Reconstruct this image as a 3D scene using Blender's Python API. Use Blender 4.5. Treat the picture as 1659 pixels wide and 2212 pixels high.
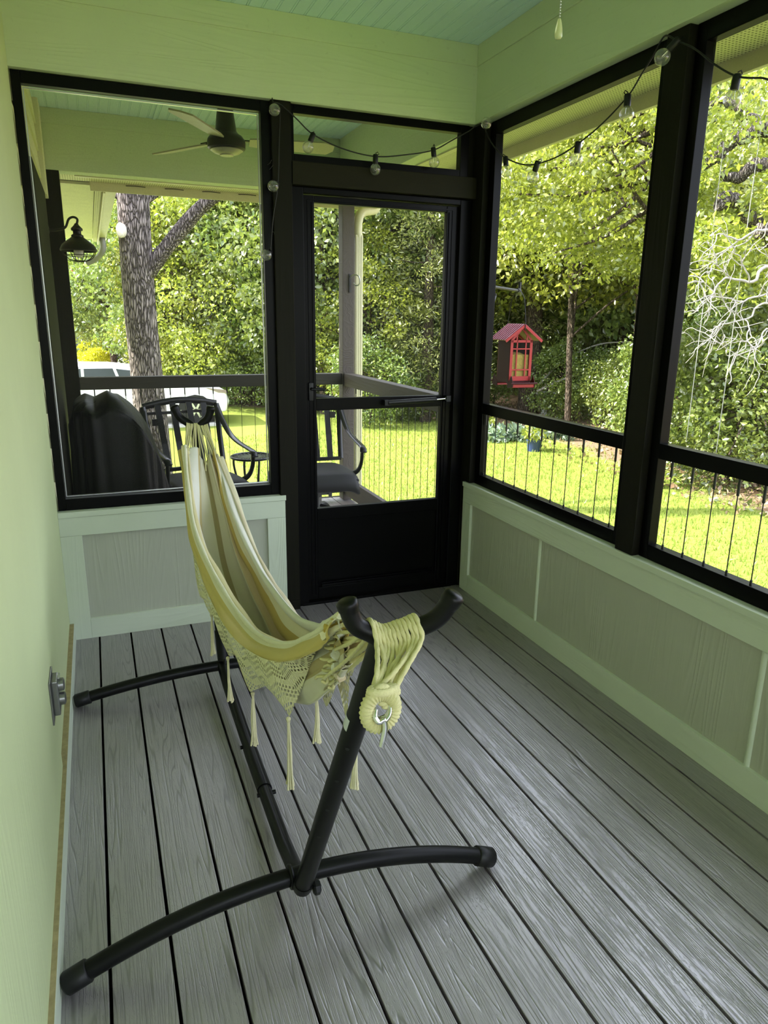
import bpy, bmesh, math, random
import numpy as np
from mathutils import Vector, Matrix

S = bpy.context.scene
for o in list(bpy.data.objects): bpy.data.objects.remove(o)
COL = S.collection
random.seed(7); RNG = np.random.default_rng(11)
PI = math.pi

# ------------------------------------------------------------------ camera, sky, sun, exposure
CAM = Vector((0.21573, -3.47177, 1.52242))
RIGHT = Vector((0.92868519, -0.37063116, 0.01328009))
UP = Vector((0.0857213, 0.24935362, 0.96461113))
FWD = Vector((0.36082638, 0.89468168, -0.263342))
FPX = 1535.418
cd = bpy.data.cameras.new('camera'); cam = bpy.data.objects.new('camera', cd); COL.objects.link(cam)
m = Matrix((RIGHT, UP, -FWD)).transposed().to_4x4(); m.translation = CAM
cam.matrix_world = m
cd.sensor_fit = 'VERTICAL'; cd.sensor_height = 36.0; cd.lens = 36.0 * FPX / 2212.0
cd.clip_start = 0.02; cd.clip_end = 400
S.camera = cam

W = bpy.data.worlds.new('sky'); S.world = W; W.use_nodes = True
nt = W.node_tree; nt.nodes.clear()
wo = nt.nodes.new('ShaderNodeOutputWorld'); bg = nt.nodes.new('ShaderNodeBackground')
sky = nt.nodes.new('ShaderNodeTexSky'); sky.sky_type = 'NISHITA'; sky.sun_disc = False
sky.sun_elevation = math.radians(58); sky.sun_rotation = math.radians(-55)
sky.air_density = 1.0; sky.dust_density = 4.0; sky.ozone_density = 1.0
mixc = nt.nodes.new('ShaderNodeMix'); mixc.data_type = 'RGBA'; mixc.inputs[0].default_value = 0.55
nt.links.new(sky.outputs[0], mixc.inputs[6]); mixc.inputs[7].default_value = (7.3, 7.6, 8.3, 1)
nt.links.new(mixc.outputs[2], bg.inputs[0]); bg.inputs[1].default_value = 0.41
nt.links.new(bg.outputs[0], wo.inputs[0])

sd = bpy.data.lights.new('sun', 'SUN'); sun = bpy.data.objects.new('sun', sd); COL.objects.link(sun)
sd.energy = 9.0; sd.angle = math.radians(0.6); sd.color = (1.0, 0.95, 0.82)
sun.rotation_euler = Vector((0.74, -0.25, -0.62)).to_track_quat('-Z', 'Y').to_euler()

S.view_settings.view_transform = 'Standard'; S.view_settings.look = 'None'
S.view_settings.gamma = 1.0; S.view_settings.exposure = 1.2
S.view_settings.use_curve_mapping = False

# ------------------------------------------------------------------ helpers
def at(px, py, axis, val):
    """3-D point where the sight line of a photo position meets a plane of the room."""
    d = FWD + RIGHT * ((px - 829.5) / FPX) - UP * ((py - 1106) / FPX)
    i = 'xyz'.index(axis)
    return CAM + d * ((val - CAM[i]) / d[i])

def lerp(a, b, t): return a + (b - a) * t

def interp(xs, ys, x):
    if x <= xs[0]: return ys[0]
    for i in range(1, len(xs)):
        if x <= xs[i]:
            return lerp(ys[i-1], ys[i], (x - xs[i-1]) / (xs[i] - xs[i-1]))
    return ys[-1]

def smooth_path(pts, n=8):
    P = [Vector(p) for p in pts]
    if len(P) < 3: return P
    Q = [P[0]*2 - P[1]] + P + [P[-1]*2 - P[-2]]
    out = []
    for i in range(1, len(Q)-2):
        for k in range(n):
            t = k / n; a, b, c, d = Q[i-1], Q[i], Q[i+1], Q[i+2]
            out.append(0.5*((2*b) + (c-a)*t + (2*a-5*b+4*c-d)*t*t + (3*b-a-3*c+d)*t*t*t))
    out.append(P[-1]); return out

class MB:
    def __init__(self): self.v = []; self.f = []; self.uv = {}
    def add(self, vs, fs):
        o = len(self.v); self.v += [tuple(v) for v in vs]; self.f += [tuple(i+o for i in f) for f in fs]
        return o
    def box(self, x0, x1, y0, y1, z0, z1, mat=None):
        vs = [Vector((x, y, z)) for x in (x0, x1) for y in (y0, y1) for z in (z0, z1)]
        if mat is not None: vs = [mat @ v for v in vs]
        self.add(vs, [(0,1,3,2), (4,6,7,5), (0,4,5,1), (2,3,7,6), (0,2,6,4), (1,5,7,3)]); return self
    def cham(self, x0, x1, y0, y1, z0, z1, c=0.003, mat=None):
        """box with chamfered edges"""
        b = bmesh.new(); bmesh.ops.create_cube(b, size=1)
        for v in b.verts:
            v.co = Vector((x0 if v.co.x < 0 else x1, y0 if v.co.y < 0 else y1, z0 if v.co.z < 0 else z1))
        bmesh.ops.bevel(b, geom=b.edges[:], offset=c, segments=2, profile=0.6, affect='EDGES')
        b.verts.index_update()
        self.add([(mat @ v.co) if mat is not None else v.co.copy() for v in b.verts], [[v.index for v in f.verts] for f in b.faces]); b.free(); return self
    def beam(self, a, b, w, h, up=(0,0,1)):
        a, b = Vector(a), Vector(b); d = (b-a).normalized(); s = d.cross(Vector(up))
        if s.length < 1e-4: s = d.cross(Vector((1,0,0)))
        s.normalize(); u = s.cross(d)
        vs = [p + s*(w/2*i) + u*(h/2*j) for p in (a, b) for i in (-1, 1) for j in (-1, 1)]
        self.add(vs, [(0,1,3,2), (4,6,7,5), (0,4,5,1), (2,3,7,6), (0,2,6,4), (1,5,7,3)]); return self
    def tube(self, pts, r, n=10, caps=True, prof=None, flat=None):
        """sweep; r number or list; prof(theta, i) multiplies the radius; flat=(w,h,up) squashes"""
        P = [Vector(p) for p in pts]; N = len(P)
        R = r if isinstance(r, (list, tuple)) else [r]*N
        T = []
        for i in range(N):
            t = (P[min(i+1, N-1)] - P[max(i-1, 0)]);
            T.append(t.normalized() if t.length > 1e-9 else Vector((0,0,1)))
        u = Vector((0,0,1)) if abs(T[0].z) < 0.9 else Vector((1,0,0))
        if flat: u = Vector(flat[2])
        u = (u - T[0]*u.dot(T[0])).normalized(); o = len(self.v)
        for i in range(N):
            u = (u - T[i]*u.dot(T[i])).normalized(); w = T[i].cross(u)
            for k in range(n):
                a = 2*PI*k/n; q = R[i] * (prof(a, i) if prof else 1)
                if flat: self.v.append(tuple(P[i] + w*(math.cos(a)*flat[0]) + u*(math.sin(a)*flat[1])))
                else: self.v.append(tuple(P[i] + u*(math.cos(a)*q) + w*(math.sin(a)*q)))
        for i in range(N-1):
            for k in range(n):
                k2 = (k+1) % n
                self.f.append((o+i*n+k, o+i*n+k2, o+(i+1)*n+k2, o+(i+1)*n+k))
        if caps:
            self.f.append(tuple(o+k for k in range(n))[::-1]); self.f.append(tuple(o+(N-1)*n+k for k in range(n)))
        return self
    def lathe(self, prof, c=(0,0,0), n=24, mat=None):
        """prof: list of (radius, z)"""
        o = len(self.v); c = Vector(c)
        for r, z in prof:
            for k in range(n):
                a = 2*PI*k/n; p = Vector((r*math.cos(a), r*math.sin(a), z))
                if mat is not None: p = mat @ p
                self.v.append(tuple(p + c))
        for i in range(len(prof)-1):
            for k in range(n):
                k2 = (k+1) % n; self.f.append((o+i*n+k, o+i*n+k2, o+(i+1)*n+k2, o+(i+1)*n+k))
        self.f.append(tuple(o+k for k in range(n))[::-1]); self.f.append(tuple(o+(len(prof)-1)*n+k for k in range(n)))
        return self
    def ball(self, c, r, n=14, sc=(1,1,1), mat=None):
        prof = [(max(1e-4, r*math.sin(PI*i/n)), -r*math.cos(PI*i/n)) for i in range(n+1)]
        M = Matrix.Diagonal((*sc, 1)) if mat is None else mat @ Matrix.Diagonal((*sc, 1))
        return self.lathe(prof, c, n+4, M)
    def torus(self, c, R, r, n=32, k=10, mat=None, prof=None):
        pts = []; o = len(self.v); c = Vector(c)
        for i in range(n):
            a = 2*PI*i/n
            for j in range(k):
                b = 2*PI*j/k; q = r*(prof(a, b) if prof else 1)
                p = Vector(((R+q*math.cos(b))*math.cos(a), (R+q*math.cos(b))*math.sin(a), q*math.sin(b)))
                if mat is not None: p = mat @ p
                self.v.append(tuple(p+c))
        for i in range(n):
            for j in range(k):
                self.f.append((o+i*k+j, o+((i+1)%n)*k+j, o+((i+1)%n)*k+(j+1)%k, o+i*k+(j+1)%k))
        return self
    def prism(self, poly, a, b, axis='y'):
        """extrude polygon (list of 2-D pts) between a and b along an axis"""
        n = len(poly); o = len(self.v)
        for s in (a, b):
            for p, q in poly:
                self.v.append({'y': (p, s, q), 'x': (s, p, q), 'z': (p, q, s)}[axis])
        self.f.append(tuple(o+i for i in range(n))); self.f.append(tuple(o+n+i for i in range(n))[::-1])
        for i in range(n): self.f.append((o+i, o+(i+1) % n, o+n+(i+1) % n, o+n+i))
        return self
    def build(self, name, mat, parent=None, smooth=False, bevel=0, loc=None):
        me = bpy.data.meshes.new(name); me.from_pydata(self.v, [], self.f); me.update()
        b = bmesh.new(); b.from_mesh(me); bmesh.ops.recalc_face_normals(b, faces=b.faces[:]); b.to_mesh(me); b.free()
        me.materials.append(mat)
        ob = bpy.data.objects.new(name, me); COL.objects.link(ob)
        if smooth:
            me.polygons.foreach_set('use_smooth', [True]*len(me.polygons))
            if smooth is not True:
                me.set_sharp_from_angle(angle=math.radians(smooth))
        if bevel:
            md = ob.modifiers.new('bevel', 'BEVEL'); md.width = bevel; md.segments = 2; md.limit_method = 'ANGLE'
        if loc is not None: ob.location = loc
        if parent is not None:
            ob.parent = parent
            if parent.type == 'EMPTY': ob.matrix_parent_inverse = Matrix.Translation(parent.location).inverted()
        return ob

def tag(o, label=None, cat=None, group=None, kind=None):
    if label: o['label'] = label
    if cat: o['category'] = cat
    if group: o['group'] = group
    if kind: o['kind'] = kind
    return o
def empty(name, loc=(0,0,0), rz=0, sc=1):
    o = bpy.data.objects.new(name, None); COL.objects.link(o); o.location = loc; o.rotation_euler = (0,0,rz)
    o.scale = (sc,)*3; o.empty_display_size = 0.1
    return o
def struct(o):
    o['kind'] = 'structure'; return o
def copy_tree(o, parent=None):
    c = o.copy(); COL.objects.link(c)
    if parent is not None: c.parent = parent
    for ch in [x for x in bpy.data.objects if x.parent == o and x != c]: copy_tree(ch, c)
    return c

# ------------------------------------------------------------------ materials
def srgb(r, g, b):
    f = lambda c: ((c/255+0.055)/1.055)**2.4 if c > 10 else c/255/12.92
    return (f(r), f(g), f(b), 1)
class NB:
    def __init__(self, name):
        self.m = bpy.data.materials.new(name); self.m.use_nodes = True; self.t = self.m.node_tree
        self.p = self.t.nodes['Principled BSDF']; self.out = self.t.nodes['Material Output']
    def n(self, t, **k):
        x = self.t.nodes.new(t)
        for a, v in k.items(): setattr(x, a, v)
        return x
    def l(self, a, b): self.t.links.new(a, b)
    def coord(self, scale=(1,1,1), kind='Object', off=(0,0,0)):
        tc = self.n('ShaderNodeTexCoord'); mp = self.n('ShaderNodeMapping'); mp.inputs['Scale'].default_value = scale
        mp.inputs['Location'].default_value = off
        self.l(tc.outputs[kind], mp.inputs[0]); return mp.outputs[0]
    def noise(self, vec, scale=5, detail=3, rough=.55, dist=0):
        x = self.n('ShaderNodeTexNoise'); x.inputs['Scale'].default_value = scale; x.inputs['Detail'].default_value = detail
        x.inputs['Roughness'].default_value = rough; x.inputs['Distortion'].default_value = dist
        self.l(vec, x.inputs['Vector']); return x.outputs['Fac']
    def math(self, op, a, b=None, c=None):
        x = self.n('ShaderNodeMath', operation=op)
        for i, q in enumerate((a, b, c)):
            if q is None: continue
            if isinstance(q, (int, float)): x.inputs[i].default_value = q
            else: self.l(q, x.inputs[i])
        return x.outputs[0]
    def ramp(self, fac, stops, mode='LINEAR'):
        x = self.n('ShaderNodeValToRGB'); e = x.color_ramp.elements; x.color_ramp.interpolation = mode
        while len(e) < len(stops): e.new(0.5)
        for el, (p, c) in zip(e, stops):
            el.position = p; el.color = c if len(c) == 4 else (*c, 1)
        self.l(fac, x.inputs[0]); return x.outputs[0]
    def mix(self, fac, a, b):
        x = self.n('ShaderNodeMix', data_type='RGBA')
        for i, q in ((0, fac), (6, a), (7, b)):
            if isinstance(q, (int, float)): x.inputs[i].default_value = q
            elif isinstance(q, tuple): x.inputs[i].default_value = q if len(q) == 4 else (*q, 1)
            else: self.l(q, x.inputs[i])
        return x.outputs[2]
    def bump(self, h, strength=.3, dist=.01, normal=None):
        x = self.n('ShaderNodeBump'); x.inputs['Strength'].default_value = strength; x.inputs['Distance'].default_value = dist
        self.l(h, x.inputs['Height'])
        if normal is not None: self.l(normal, x.inputs['Normal'])
        self.l(x.outputs[0], self.p.inputs['Normal']); return x.outputs[0]
    def sep(self, vec):
        x = self.n('ShaderNodeSeparateXYZ'); self.l(vec, x.inputs[0]); return x.outputs
    def comb(self, *a):
        x = self.n('ShaderNodeCombineXYZ')
        for i, q in enumerate(a):
            if isinstance(q, (int, float)): x.inputs[i].default_value = q
            else: self.l(q, x.inputs[i])
        return x.outputs[0]
    def set(self, base=None, rough=None, spec=None, metal=None):
        if base is not None:
            if isinstance(base, tuple): self.p.inputs['Base Color'].default_value = base if len(base) == 4 else (*base, 1)
            else: self.l(base, self.p.inputs['Base Color'])
        if rough is not None:
            if isinstance(rough, (int, float)): self.p.inputs['Roughness'].default_value = rough
            else: self.l(rough, self.p.inputs['Roughness'])
        if spec is not None: self.p.inputs['Specular IOR Level'].default_value = spec
        if metal is not None: self.p.inputs['Metallic'].default_value = metal
        return self

def m_plain(name, col, rough=.5, spec=.5, metal=0, var=.12, scale=8, bump=0, bscale=60):
    b = NB(name); v = b.coord()
    n = b.noise(v, scale, 4)
    c1 = tuple(x*(1-var) for x in col[:3]); c2 = tuple(min(1, x*(1+var)) for x in col[:3])
    b.set(b.mix(n, c1, c2), rough, spec, metal)
    if bump: b.bump(b.noise(v, bscale, 4), bump, .004)
    return b.m

def m_grain(name, col, axis, var=.06, bump=.35, freq=55, rough=.6, dirt=0, spec=.35):
    """painted fibre-cement board: raised wood grain running along an axis (contours of a stretched noise)"""
    b = NB(name); st = {'x': (.35, 4, 4), 'y': (4, .35, 4), 'z': (4, 4, .35)}[axis]
    v = b.coord(st); n1 = b.noise(v, 1.3, 2, .5, .3)
    g = b.math('SINE', b.math('MULTIPLY', n1, freq*2)); g = b.math('POWER', b.math('MULTIPLY_ADD', g, .5, .5), 3)
    st2 = {'x': (3, 120, 120), 'y': (120, 3, 120), 'z': (120, 120, 3)}[axis]
    fine = b.noise(b.coord(st2), 1, 3)
    patch = b.ramp(b.noise(b.coord(), 1.6, 2), [(.35, (0,0,0)), (.6, (1,1,1))])
    h = b.math('ADD', b.math('MULTIPLY', g, patch), b.math('MULTIPLY', fine, .7))
    b.bump(h, bump, .0018)
    n2 = b.noise(b.coord(), 3, 4)
    c1 = tuple(x*(1-var) for x in col[:3]); c2 = tuple(min(1, x*(1+var)) for x in col[:3])
    c = b.mix(n2, c1, c2)
    if dirt:
        dn = b.ramp(b.noise(b.coord((1,1,1)), 38, 5), [(.62, (0,0,0)), (.78, (1,1,1))])
        c = b.mix(b.math('MULTIPLY', dn, dirt), c, (.12, .1, .06))
    b.set(c, rough, spec)
    return b.m

def m_deck(name, colA, colB, pitch=.1445, g0=.1263):
    b = NB(name); tc = b.n('ShaderNodeTexCoord'); x, y, z = b.sep(tc.outputs['Object'])
    bid = b.math('FLOOR', b.math('DIVIDE', b.math('SUBTRACT', x, g0), pitch))
    off = b.math('MULTIPLY', bid, 3.71)
    vec = b.comb(b.math('MULTIPLY', x, 13), b.math('ADD', b.math('MULTIPLY', y, .42), off), off)
    n1 = b.noise(vec, 1, 1.6, .4, .0)
    g = b.math('MULTIPLY_ADD', b.math('SINE', b.math('MULTIPLY', b.math('ADD', n1, b.math('MULTIPLY', b.noise(b.comb(b.math('MULTIPLY', x, 40), b.math('ADD', b.math('MULTIPLY', y, 9), off), off), 1, 2), .012)), 165)), .5, .5)
    lines = b.math('POWER', g, 9)
    vec2 = b.comb(b.math('MULTIPLY', x, 170), b.math('ADD', b.math('MULTIPLY', y, 7), off), off)
    n2 = b.noise(vec2, 1, 4, .65)
    streak = b.ramp(n2, [(.50, (0,0,0)), (.62, (1,1,1))])
    gate = b.ramp(b.noise(b.comb(b.math('MULTIPLY', x, 14), b.math('ADD', b.math('MULTIPLY', y, 2), off), off), 1, 2), [(.35, (0,0,0)), (.6, (1,1,1))])
    sp = b.ramp(b.noise(b.comb(b.math('MULTIPLY', x, 260), b.math('MULTIPLY', y, 90), off), 1, 2), [(.58, (0,0,0)), (.68, (1,1,1))])
    dark = b.math('MAXIMUM', b.math('MULTIPLY', lines, .9), b.math('MAXIMUM', b.math('MULTIPLY', streak, .6), b.math('MULTIPLY', b.math('MULTIPLY', sp, gate), .6)))
    tone = b.noise(b.comb(b.math('MULTIPLY', x, 6), b.math('ADD', b.math('MULTIPLY', y, .7), off), off), 1, 3)
    base = b.mix(tone, colA, colB)
    b.set(b.mix(b.math('MULTIPLY', dark, .75), base, tuple(c*.3 for c in colA)), b.ramp(tone, [(0, (.30,)*3), (1, (.40,)*3)]), 1.0)
    b.p.inputs['IOR'].default_value = 2.05
    b.bump(b.math('SUBTRACT', 1.0, dark), .55, .0016)
    return b.m

M = {}
M['deck'] = m_deck('grey composite decking', (.215, .192, .200), (.275, .252, .265))
M['trim'] = m_grain('pale sage trim paint', (.60, .66, .53), 'x')
M['trim_y'] = m_grain('pale sage trim paint along', (.60, .66, .53), 'y')
M['trim_z'] = m_grain('pale sage trim paint upright', (.60, .66, .53), 'z')
M['panel'] = m_grain('grey sage wall panel', (.44, .455, .37), 'z', bump=.5)
M['beam'] = m_grain('pale green header paint', (.56, .64, .42), 'x', bump=.5, dirt=.15)
M['beam_y'] = m_grain('pale green header paint along', (.56, .64, .42), 'y', bump=.25, dirt=.1)
M['wall'] = m_grain('sage wall panel with green bounce', (.61, .68, .385), 'z', bump=.3)  # yellow green bounce light from the lawn is mixed into the wall colour
M['caulk'] = m_plain('dusty brown ledge', (.36, .30, .16), .9, .2, var=.4, scale=45, bump=.4)
M['screen_black'] = m_plain('black screen frame', (.0020, .0020, .0016), .30, .10, var=.1)
M['door_black'] = m_plain('black door paint', (.0016, .0016, .0015), .32, .10, var=.1)
M['post'] = m_grain('dark bronze post paint', (.0085, .0078, .0042), 'z', bump=.3, rough=.6, spec=.12)
M['post_x'] = m_grain('dark bronze header paint', (.013, .0115, .005), 'x', bump=.3, rough=.6, spec=.12)
M['rail_wood'] = m_grain('grey brown rail stain', (.085, .070, .062), 'y', bump=.5, rough=.6, dirt=.6)
M['rail_wood_shaded'] = m_grain('grey brown rail stain shaded across', (.034, .031, .020), 'x', bump=.4, rough=.6, dirt=.4)  # darker copy of the rail stain: shade on the far rail put into colour
M['alu'] = m_plain('bare aluminium', (.55, .56, .55), .35, .5, 1.0, var=.05)
M['cable'] = m_plain('dark steel cable', (.03, .03, .03), .4, .5, .6)
M['black_steel'] = m_plain('black powder coat', (.003, .003, .003), .36, .20, var=.2, scale=30)
M['rubber'] = m_plain('black plastic cap', (.005, .005, .005), .45, .35)
M['chrome'] = m_plain('polished steel', (.75, .75, .74), .12, .5, 1.0, var=.03)
M['sticker'] = m_plain('grey paper label', (.55, .57, .58), .5, .3)
M['grey_plate'] = m_plain('grey metal cover', (.22, .22, .21), .3, .5, .7)
M['grill_cover'] = m_plain('black vinyl grill cover', (.006, .0055, .0045), .5, .3, var=.35, scale=14, bump=.3, bscale=300)
M['chair_metal'] = m_plain('charcoal cast metal', (.010, .010, .011), .3, .45, var=.15)
M['seat_weave'] = m_plain('charcoal woven sling', (.022, .022, .024), .6, .35, var=.3, scale=200)
M['lamp'] = m_plain('oil rubbed bronze', (.012, .010, .005), .4, .4, .3)
M['white_glass'] = m_plain('frosted bulb', (.75, .74, .62), .3, .5)
M['soffit'] = m_plain('cream soffit', (.72, .70, .45), .55, .4)
M['gutter'] = m_plain('cream gutter', (.66, .63, .40), .35, .5)
M['wire'] = m_plain('black cord', (.01, .01, .01), .5, .4)
M['rope'] = m_plain('cream cotton rope', (.66, .62, .33), .85, .2, var=.1, scale=60, bump=.3, bscale=300)
M['rope_hem'] = m_plain('yellowed cotton cord', (.62, .58, .30), .85, .2, var=.12, scale=50)
M['tassel'] = m_plain('cream cotton thread', (.70, .65, .42), .9, .2, var=.1, scale=80)
M['fan_dark'] = m_plain('dark fan metal', (.012, .011, .006), .4, .4, .2)
M['fan_blade'] = m_plain('silver fan blade', (.40, .38, .28), .4, .5, .3)
M['bark'] = None
def m_ceiling():
    b = NB('pale blue beadboard'); x, y, z = b.sep(b.n('ShaderNodeTexCoord').outputs['Object'])
    n = b.noise(b.coord(), 3, 3)
    b.set(b.mix(n, (.62, .82, .82), (.67, .86, .86)), .5, .4)
    return b.m
M['ceiling'] = m_ceiling()
def m_soffit_perf():
    b = NB('perforated cream soffit'); x, y, z = b.sep(b.n('ShaderNodeTexCoord').outputs['Object'])
    fx = b.math('SUBTRACT', b.math('FRACT', b.math('MULTIPLY', x, 62)), .5)
    fy = b.math('SUBTRACT', b.math('FRACT', b.math('MULTIPLY', y, 62)), .5)
    d = b.math('ADD', b.math('MULTIPLY', fx, fx), b.math('MULTIPLY', fy, fy))
    hole = b.math('LESS_THAN', d, .055)
    b.set(b.mix(hole, (.72, .70, .45), (.12, .11, .05)), .55, .4)
    return b.m
M['perf'] = m_soffit_perf()
def m_siding():
    b = NB('cream lap siding'); n = b.noise(b.coord(), 6, 4)
    b.set(b.mix(n, (.62, .62, .40), (.72, .71, .48)), .6, .3); return b.m
M['siding'] = m_siding()
def m_screen():
    b = NB('insect screen mesh'); b.t.nodes.remove(b.p)
    tr = b.n('ShaderNodeBsdfTransparent'); df = b.n('ShaderNodeBsdfDiffuse'); df.inputs[0].default_value = (.05, .05, .045, 1)
    mx = b.n('ShaderNodeMixShader')
    x, y, z = b.sep(b.n('ShaderNodeTexCoord').outputs['Object'])
    n = b.noise(b.coord((1,1,1)), 180, 1)
    b.l(b.math('MULTIPLY_ADD', n, .06, .09), mx.inputs[0]); b.l(tr.outputs[0], mx.inputs[1]); b.l(df.outputs[0], mx.inputs[2])
    b.l(mx.outputs[0], b.out.inputs[0]); return b.m
M['screen'] = m_screen()
M['feeder_glass'] = m_screen(); M['feeder_glass'].name = 'feeder pane'
def m_glass_bulb(name, tint=(1,1,1)):
    b = NB(name); b.t.nodes.remove(b.p)
    tr = b.n('ShaderNodeBsdfTransparent'); tr.inputs[0].default_value = (*[c*.93 for c in tint], 1)
    gl = b.n('ShaderNodeBsdfGlossy'); gl.inputs['Roughness'].default_value = .03
    lw = b.n('ShaderNodeLayerWeight'); lw.inputs[0].default_value = .35; mx = b.n('ShaderNodeMixShader')
    f = b.math('MULTIPLY_ADD', b.math('POWER', lw.outputs['Facing'], 1.5), .85, .07)
    b.l(f, mx.inputs[0]); b.l(tr.outputs[0], mx.inputs[1]); b.l(gl.outputs[0], mx.inputs[2])
    df = b.n('ShaderNodeBsdfDiffuse'); df.inputs[0].default_value = (.8, .8, .7, 1); m3 = b.n('ShaderNodeMixShader'); m3.inputs[0].default_value = .07
    b.l(mx.outputs[0], m3.inputs[1]); b.l(df.outputs[0], m3.inputs[2]); b.l(m3.outputs[0], b.out.inputs[0])
    return b.m
M['bulb_glass'] = m_glass_bulb('clear bulb glass')
def m_bark(name, c1, c2, c3):
    b = NB(name); v = b.coord((1, 1, .22)); vo = b.n('ShaderNodeTexVoronoi', feature='DISTANCE_TO_EDGE'); vo.inputs['Scale'].default_value = 34
    ns = b.noise(v, 6, 4)
    vv = b.n('ShaderNodeVectorMath', operation='ADD'); b.l(v, vv.inputs[0])
    cb = b.comb(b.math('MULTIPLY', ns, .16), b.math('MULTIPLY', ns, .16), b.math('MULTIPLY', ns, .2)); b.l(cb, vv.inputs[1]); b.l(vv.outputs[0], vo.inputs['Vector'])
    crack = b.ramp(vo.outputs['Distance'], [(.0, (0,0,0)), (.22, (1,1,1))])
    c = b.mix(b.noise(b.coord((1,1,.3)), 26, 4), c2, c3)
    b.set(b.mix(crack, c1, c), .9, .15); b.bump(b.math('ADD', crack, b.math('MULTIPLY', ns, .5)), .9, .03); return b.m
M['bark'] = m_bark('rough grey pine bark', (.035, .028, .026), (.17, .14, .135), (.42, .37, .35))
M['bark2'] = m_bark('brown tree bark', (.04, .032, .025), (.13, .10, .08), (.22, .17, .13))
M['deadwood'] = m_plain('bleached dead wood', (.34, .32, .30), .8, .2, var=.25, scale=10, bump=.5)
def m_leaf(name, c1, c2, tr=.45, gloss=.08):
    b = NB(name); b.t.nodes.remove(b.p)
    a = b.n('ShaderNodeAttribute', attribute_name='rnd'); col = b.ramp(a.outputs['Fac'], [(0, c1), (1, c2)])
    oi = b.n('ShaderNodeObjectInfo')
    hs = b.n('ShaderNodeHueSaturation'); b.l(col, hs.inputs['Color'])
    b.l(b.math('MULTIPLY_ADD', oi.outputs['Random'], .5, .75), hs.inputs['Value'])
    b.l(b.math('MULTIPLY_ADD', oi.outputs['Random'], .03, .485), hs.inputs['Hue'])
    df = b.n('ShaderNodeBsdfDiffuse'); tl = b.n('ShaderNodeBsdfTranslucent'); gl = b.n('ShaderNodeBsdfGlossy'); gl.inputs['Roughness'].default_value = .32
    b.l(hs.outputs[0], df.inputs[0]); tc = b.mix(.4, hs.outputs[0], (.36, .46, .05)); b.l(tc, tl.inputs[0])
    m1 = b.n('ShaderNodeMixShader'); m1.inputs[0].default_value = tr; b.l(df.outputs[0], m1.inputs[1]); b.l(tl.outputs[0], m1.inputs[2])
    m2 = b.n('ShaderNodeMixShader'); m2.inputs[0].default_value = gloss; b.l(m1.outputs[0], m2.inputs[1]); b.l(gl.outputs[0], m2.inputs[2])
    b.l(m2.outputs[0], b.out.inputs[0]); return b.m
M['leaf'] = m_leaf('broad green leaves', (.06, .11, .022), (.27, .34, .08), .36)
M['leaf_y'] = m_leaf('yellow green oak leaves', (.11, .15, .015), (.42, .47, .06), .40)
M['leaf_cedar'] = m_leaf('feathery cedar foliage', (.07, .085, .03), (.29, .29, .10), .3)
M['leaf_dark'] = m_leaf('dark understorey leaves', (.04, .06, .02), (.19, .24, .075), .34)
M['leaf_gold'] = m_leaf('bright yellow foliage', (.45, .42, .02), (.75, .70, .04), .35)
def m_ground():
    b = NB('lawn and leaf litter ground'); tc = b.n('ShaderNodeTexCoord'); x, y, z = b.sep(tc.outputs['Object'])
    n = b.noise(tc.outputs['Object'], .55, 4); n2 = b.noise(tc.outputs['Object'], 9, 5, .7); n3 = b.noise(tc.outputs['Object'], 60, 3)
    grass = b.mix(n2, (.15, .22, .035), (.32, .36, .08)); grass = b.mix(b.math('MULTIPLY', n3, .4), grass, (.18, .24, .04))
    litter = b.mix(n2, (.16, .10, .065), (.46, .34, .24)); litter = b.mix(b.ramp(n3, [(.5, (0,0,0)), (.7, (1,1,1))]), litter, (.10, .09, .04))
    # the edge of the lawn follows the wood: x and y grow into the trees
    e = b.math('ADD', b.math('MAXIMUM', b.math('SUBTRACT', x, 9.3), b.math('MULTIPLY', b.math('SUBTRACT', b.math('ADD', y, b.math('MULTIPLY', x, .55)), 20.5), .8)), b.math('MULTIPLY_ADD', n, 3.4, -1.7))
    e = b.math('ADD', e, b.math('MULTIPLY_ADD', n2, 1.6, -.8))
    far = b.math('GREATER_THAN', y, 33)
    f = b.math('MULTIPLY', b.ramp(e, [(.25, (0,0,0)), (.6, (1,1,1))]), b.math('SUBTRACT', 1.0, far))
    b.set(b.mix(f, grass, litter), .95, .1); b.bump(n3, .6, .04); return b.m
M['ground'] = m_ground()
M['concrete'] = m_plain('sunlit pale concrete', (.62, .61, .58), .8, .2, var=.08)
M['grassblade'] = m_leaf('grass blades', (.16, .25, .04), (.34, .39, .09), .35, .02)
M['car_white'] = m_plain('white car paint', (.80, .82, .84), .2, .6, var=.02)
M['car_black'] = m_plain('dark blue black car paint', (.02, .022, .03), .2, .6, var=.05)
M['car_glass'] = m_plain('dark car glass', (.03, .04, .035), .15, .3, var=.1)
M['tyre'] = m_plain('black tyre rubber', (.02, .02, .02), .8, .3)
M['headlamp'] = m_plain('car lamp lens', (.25, .20, .18), .15, .6)
M['red_paint'] = m_plain('bright red feeder metal', (.36, .026, .026), .45, .3, var=.1)
M['maroon'] = m_plain('dark maroon feeder metal', (.055, .012, .014), .6, .15, var=.2, scale=60)
M['roof_red'] = m_plain('crimson ribbed roof metal', (.24, .04, .065), .4, .4, var=.1)

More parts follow.
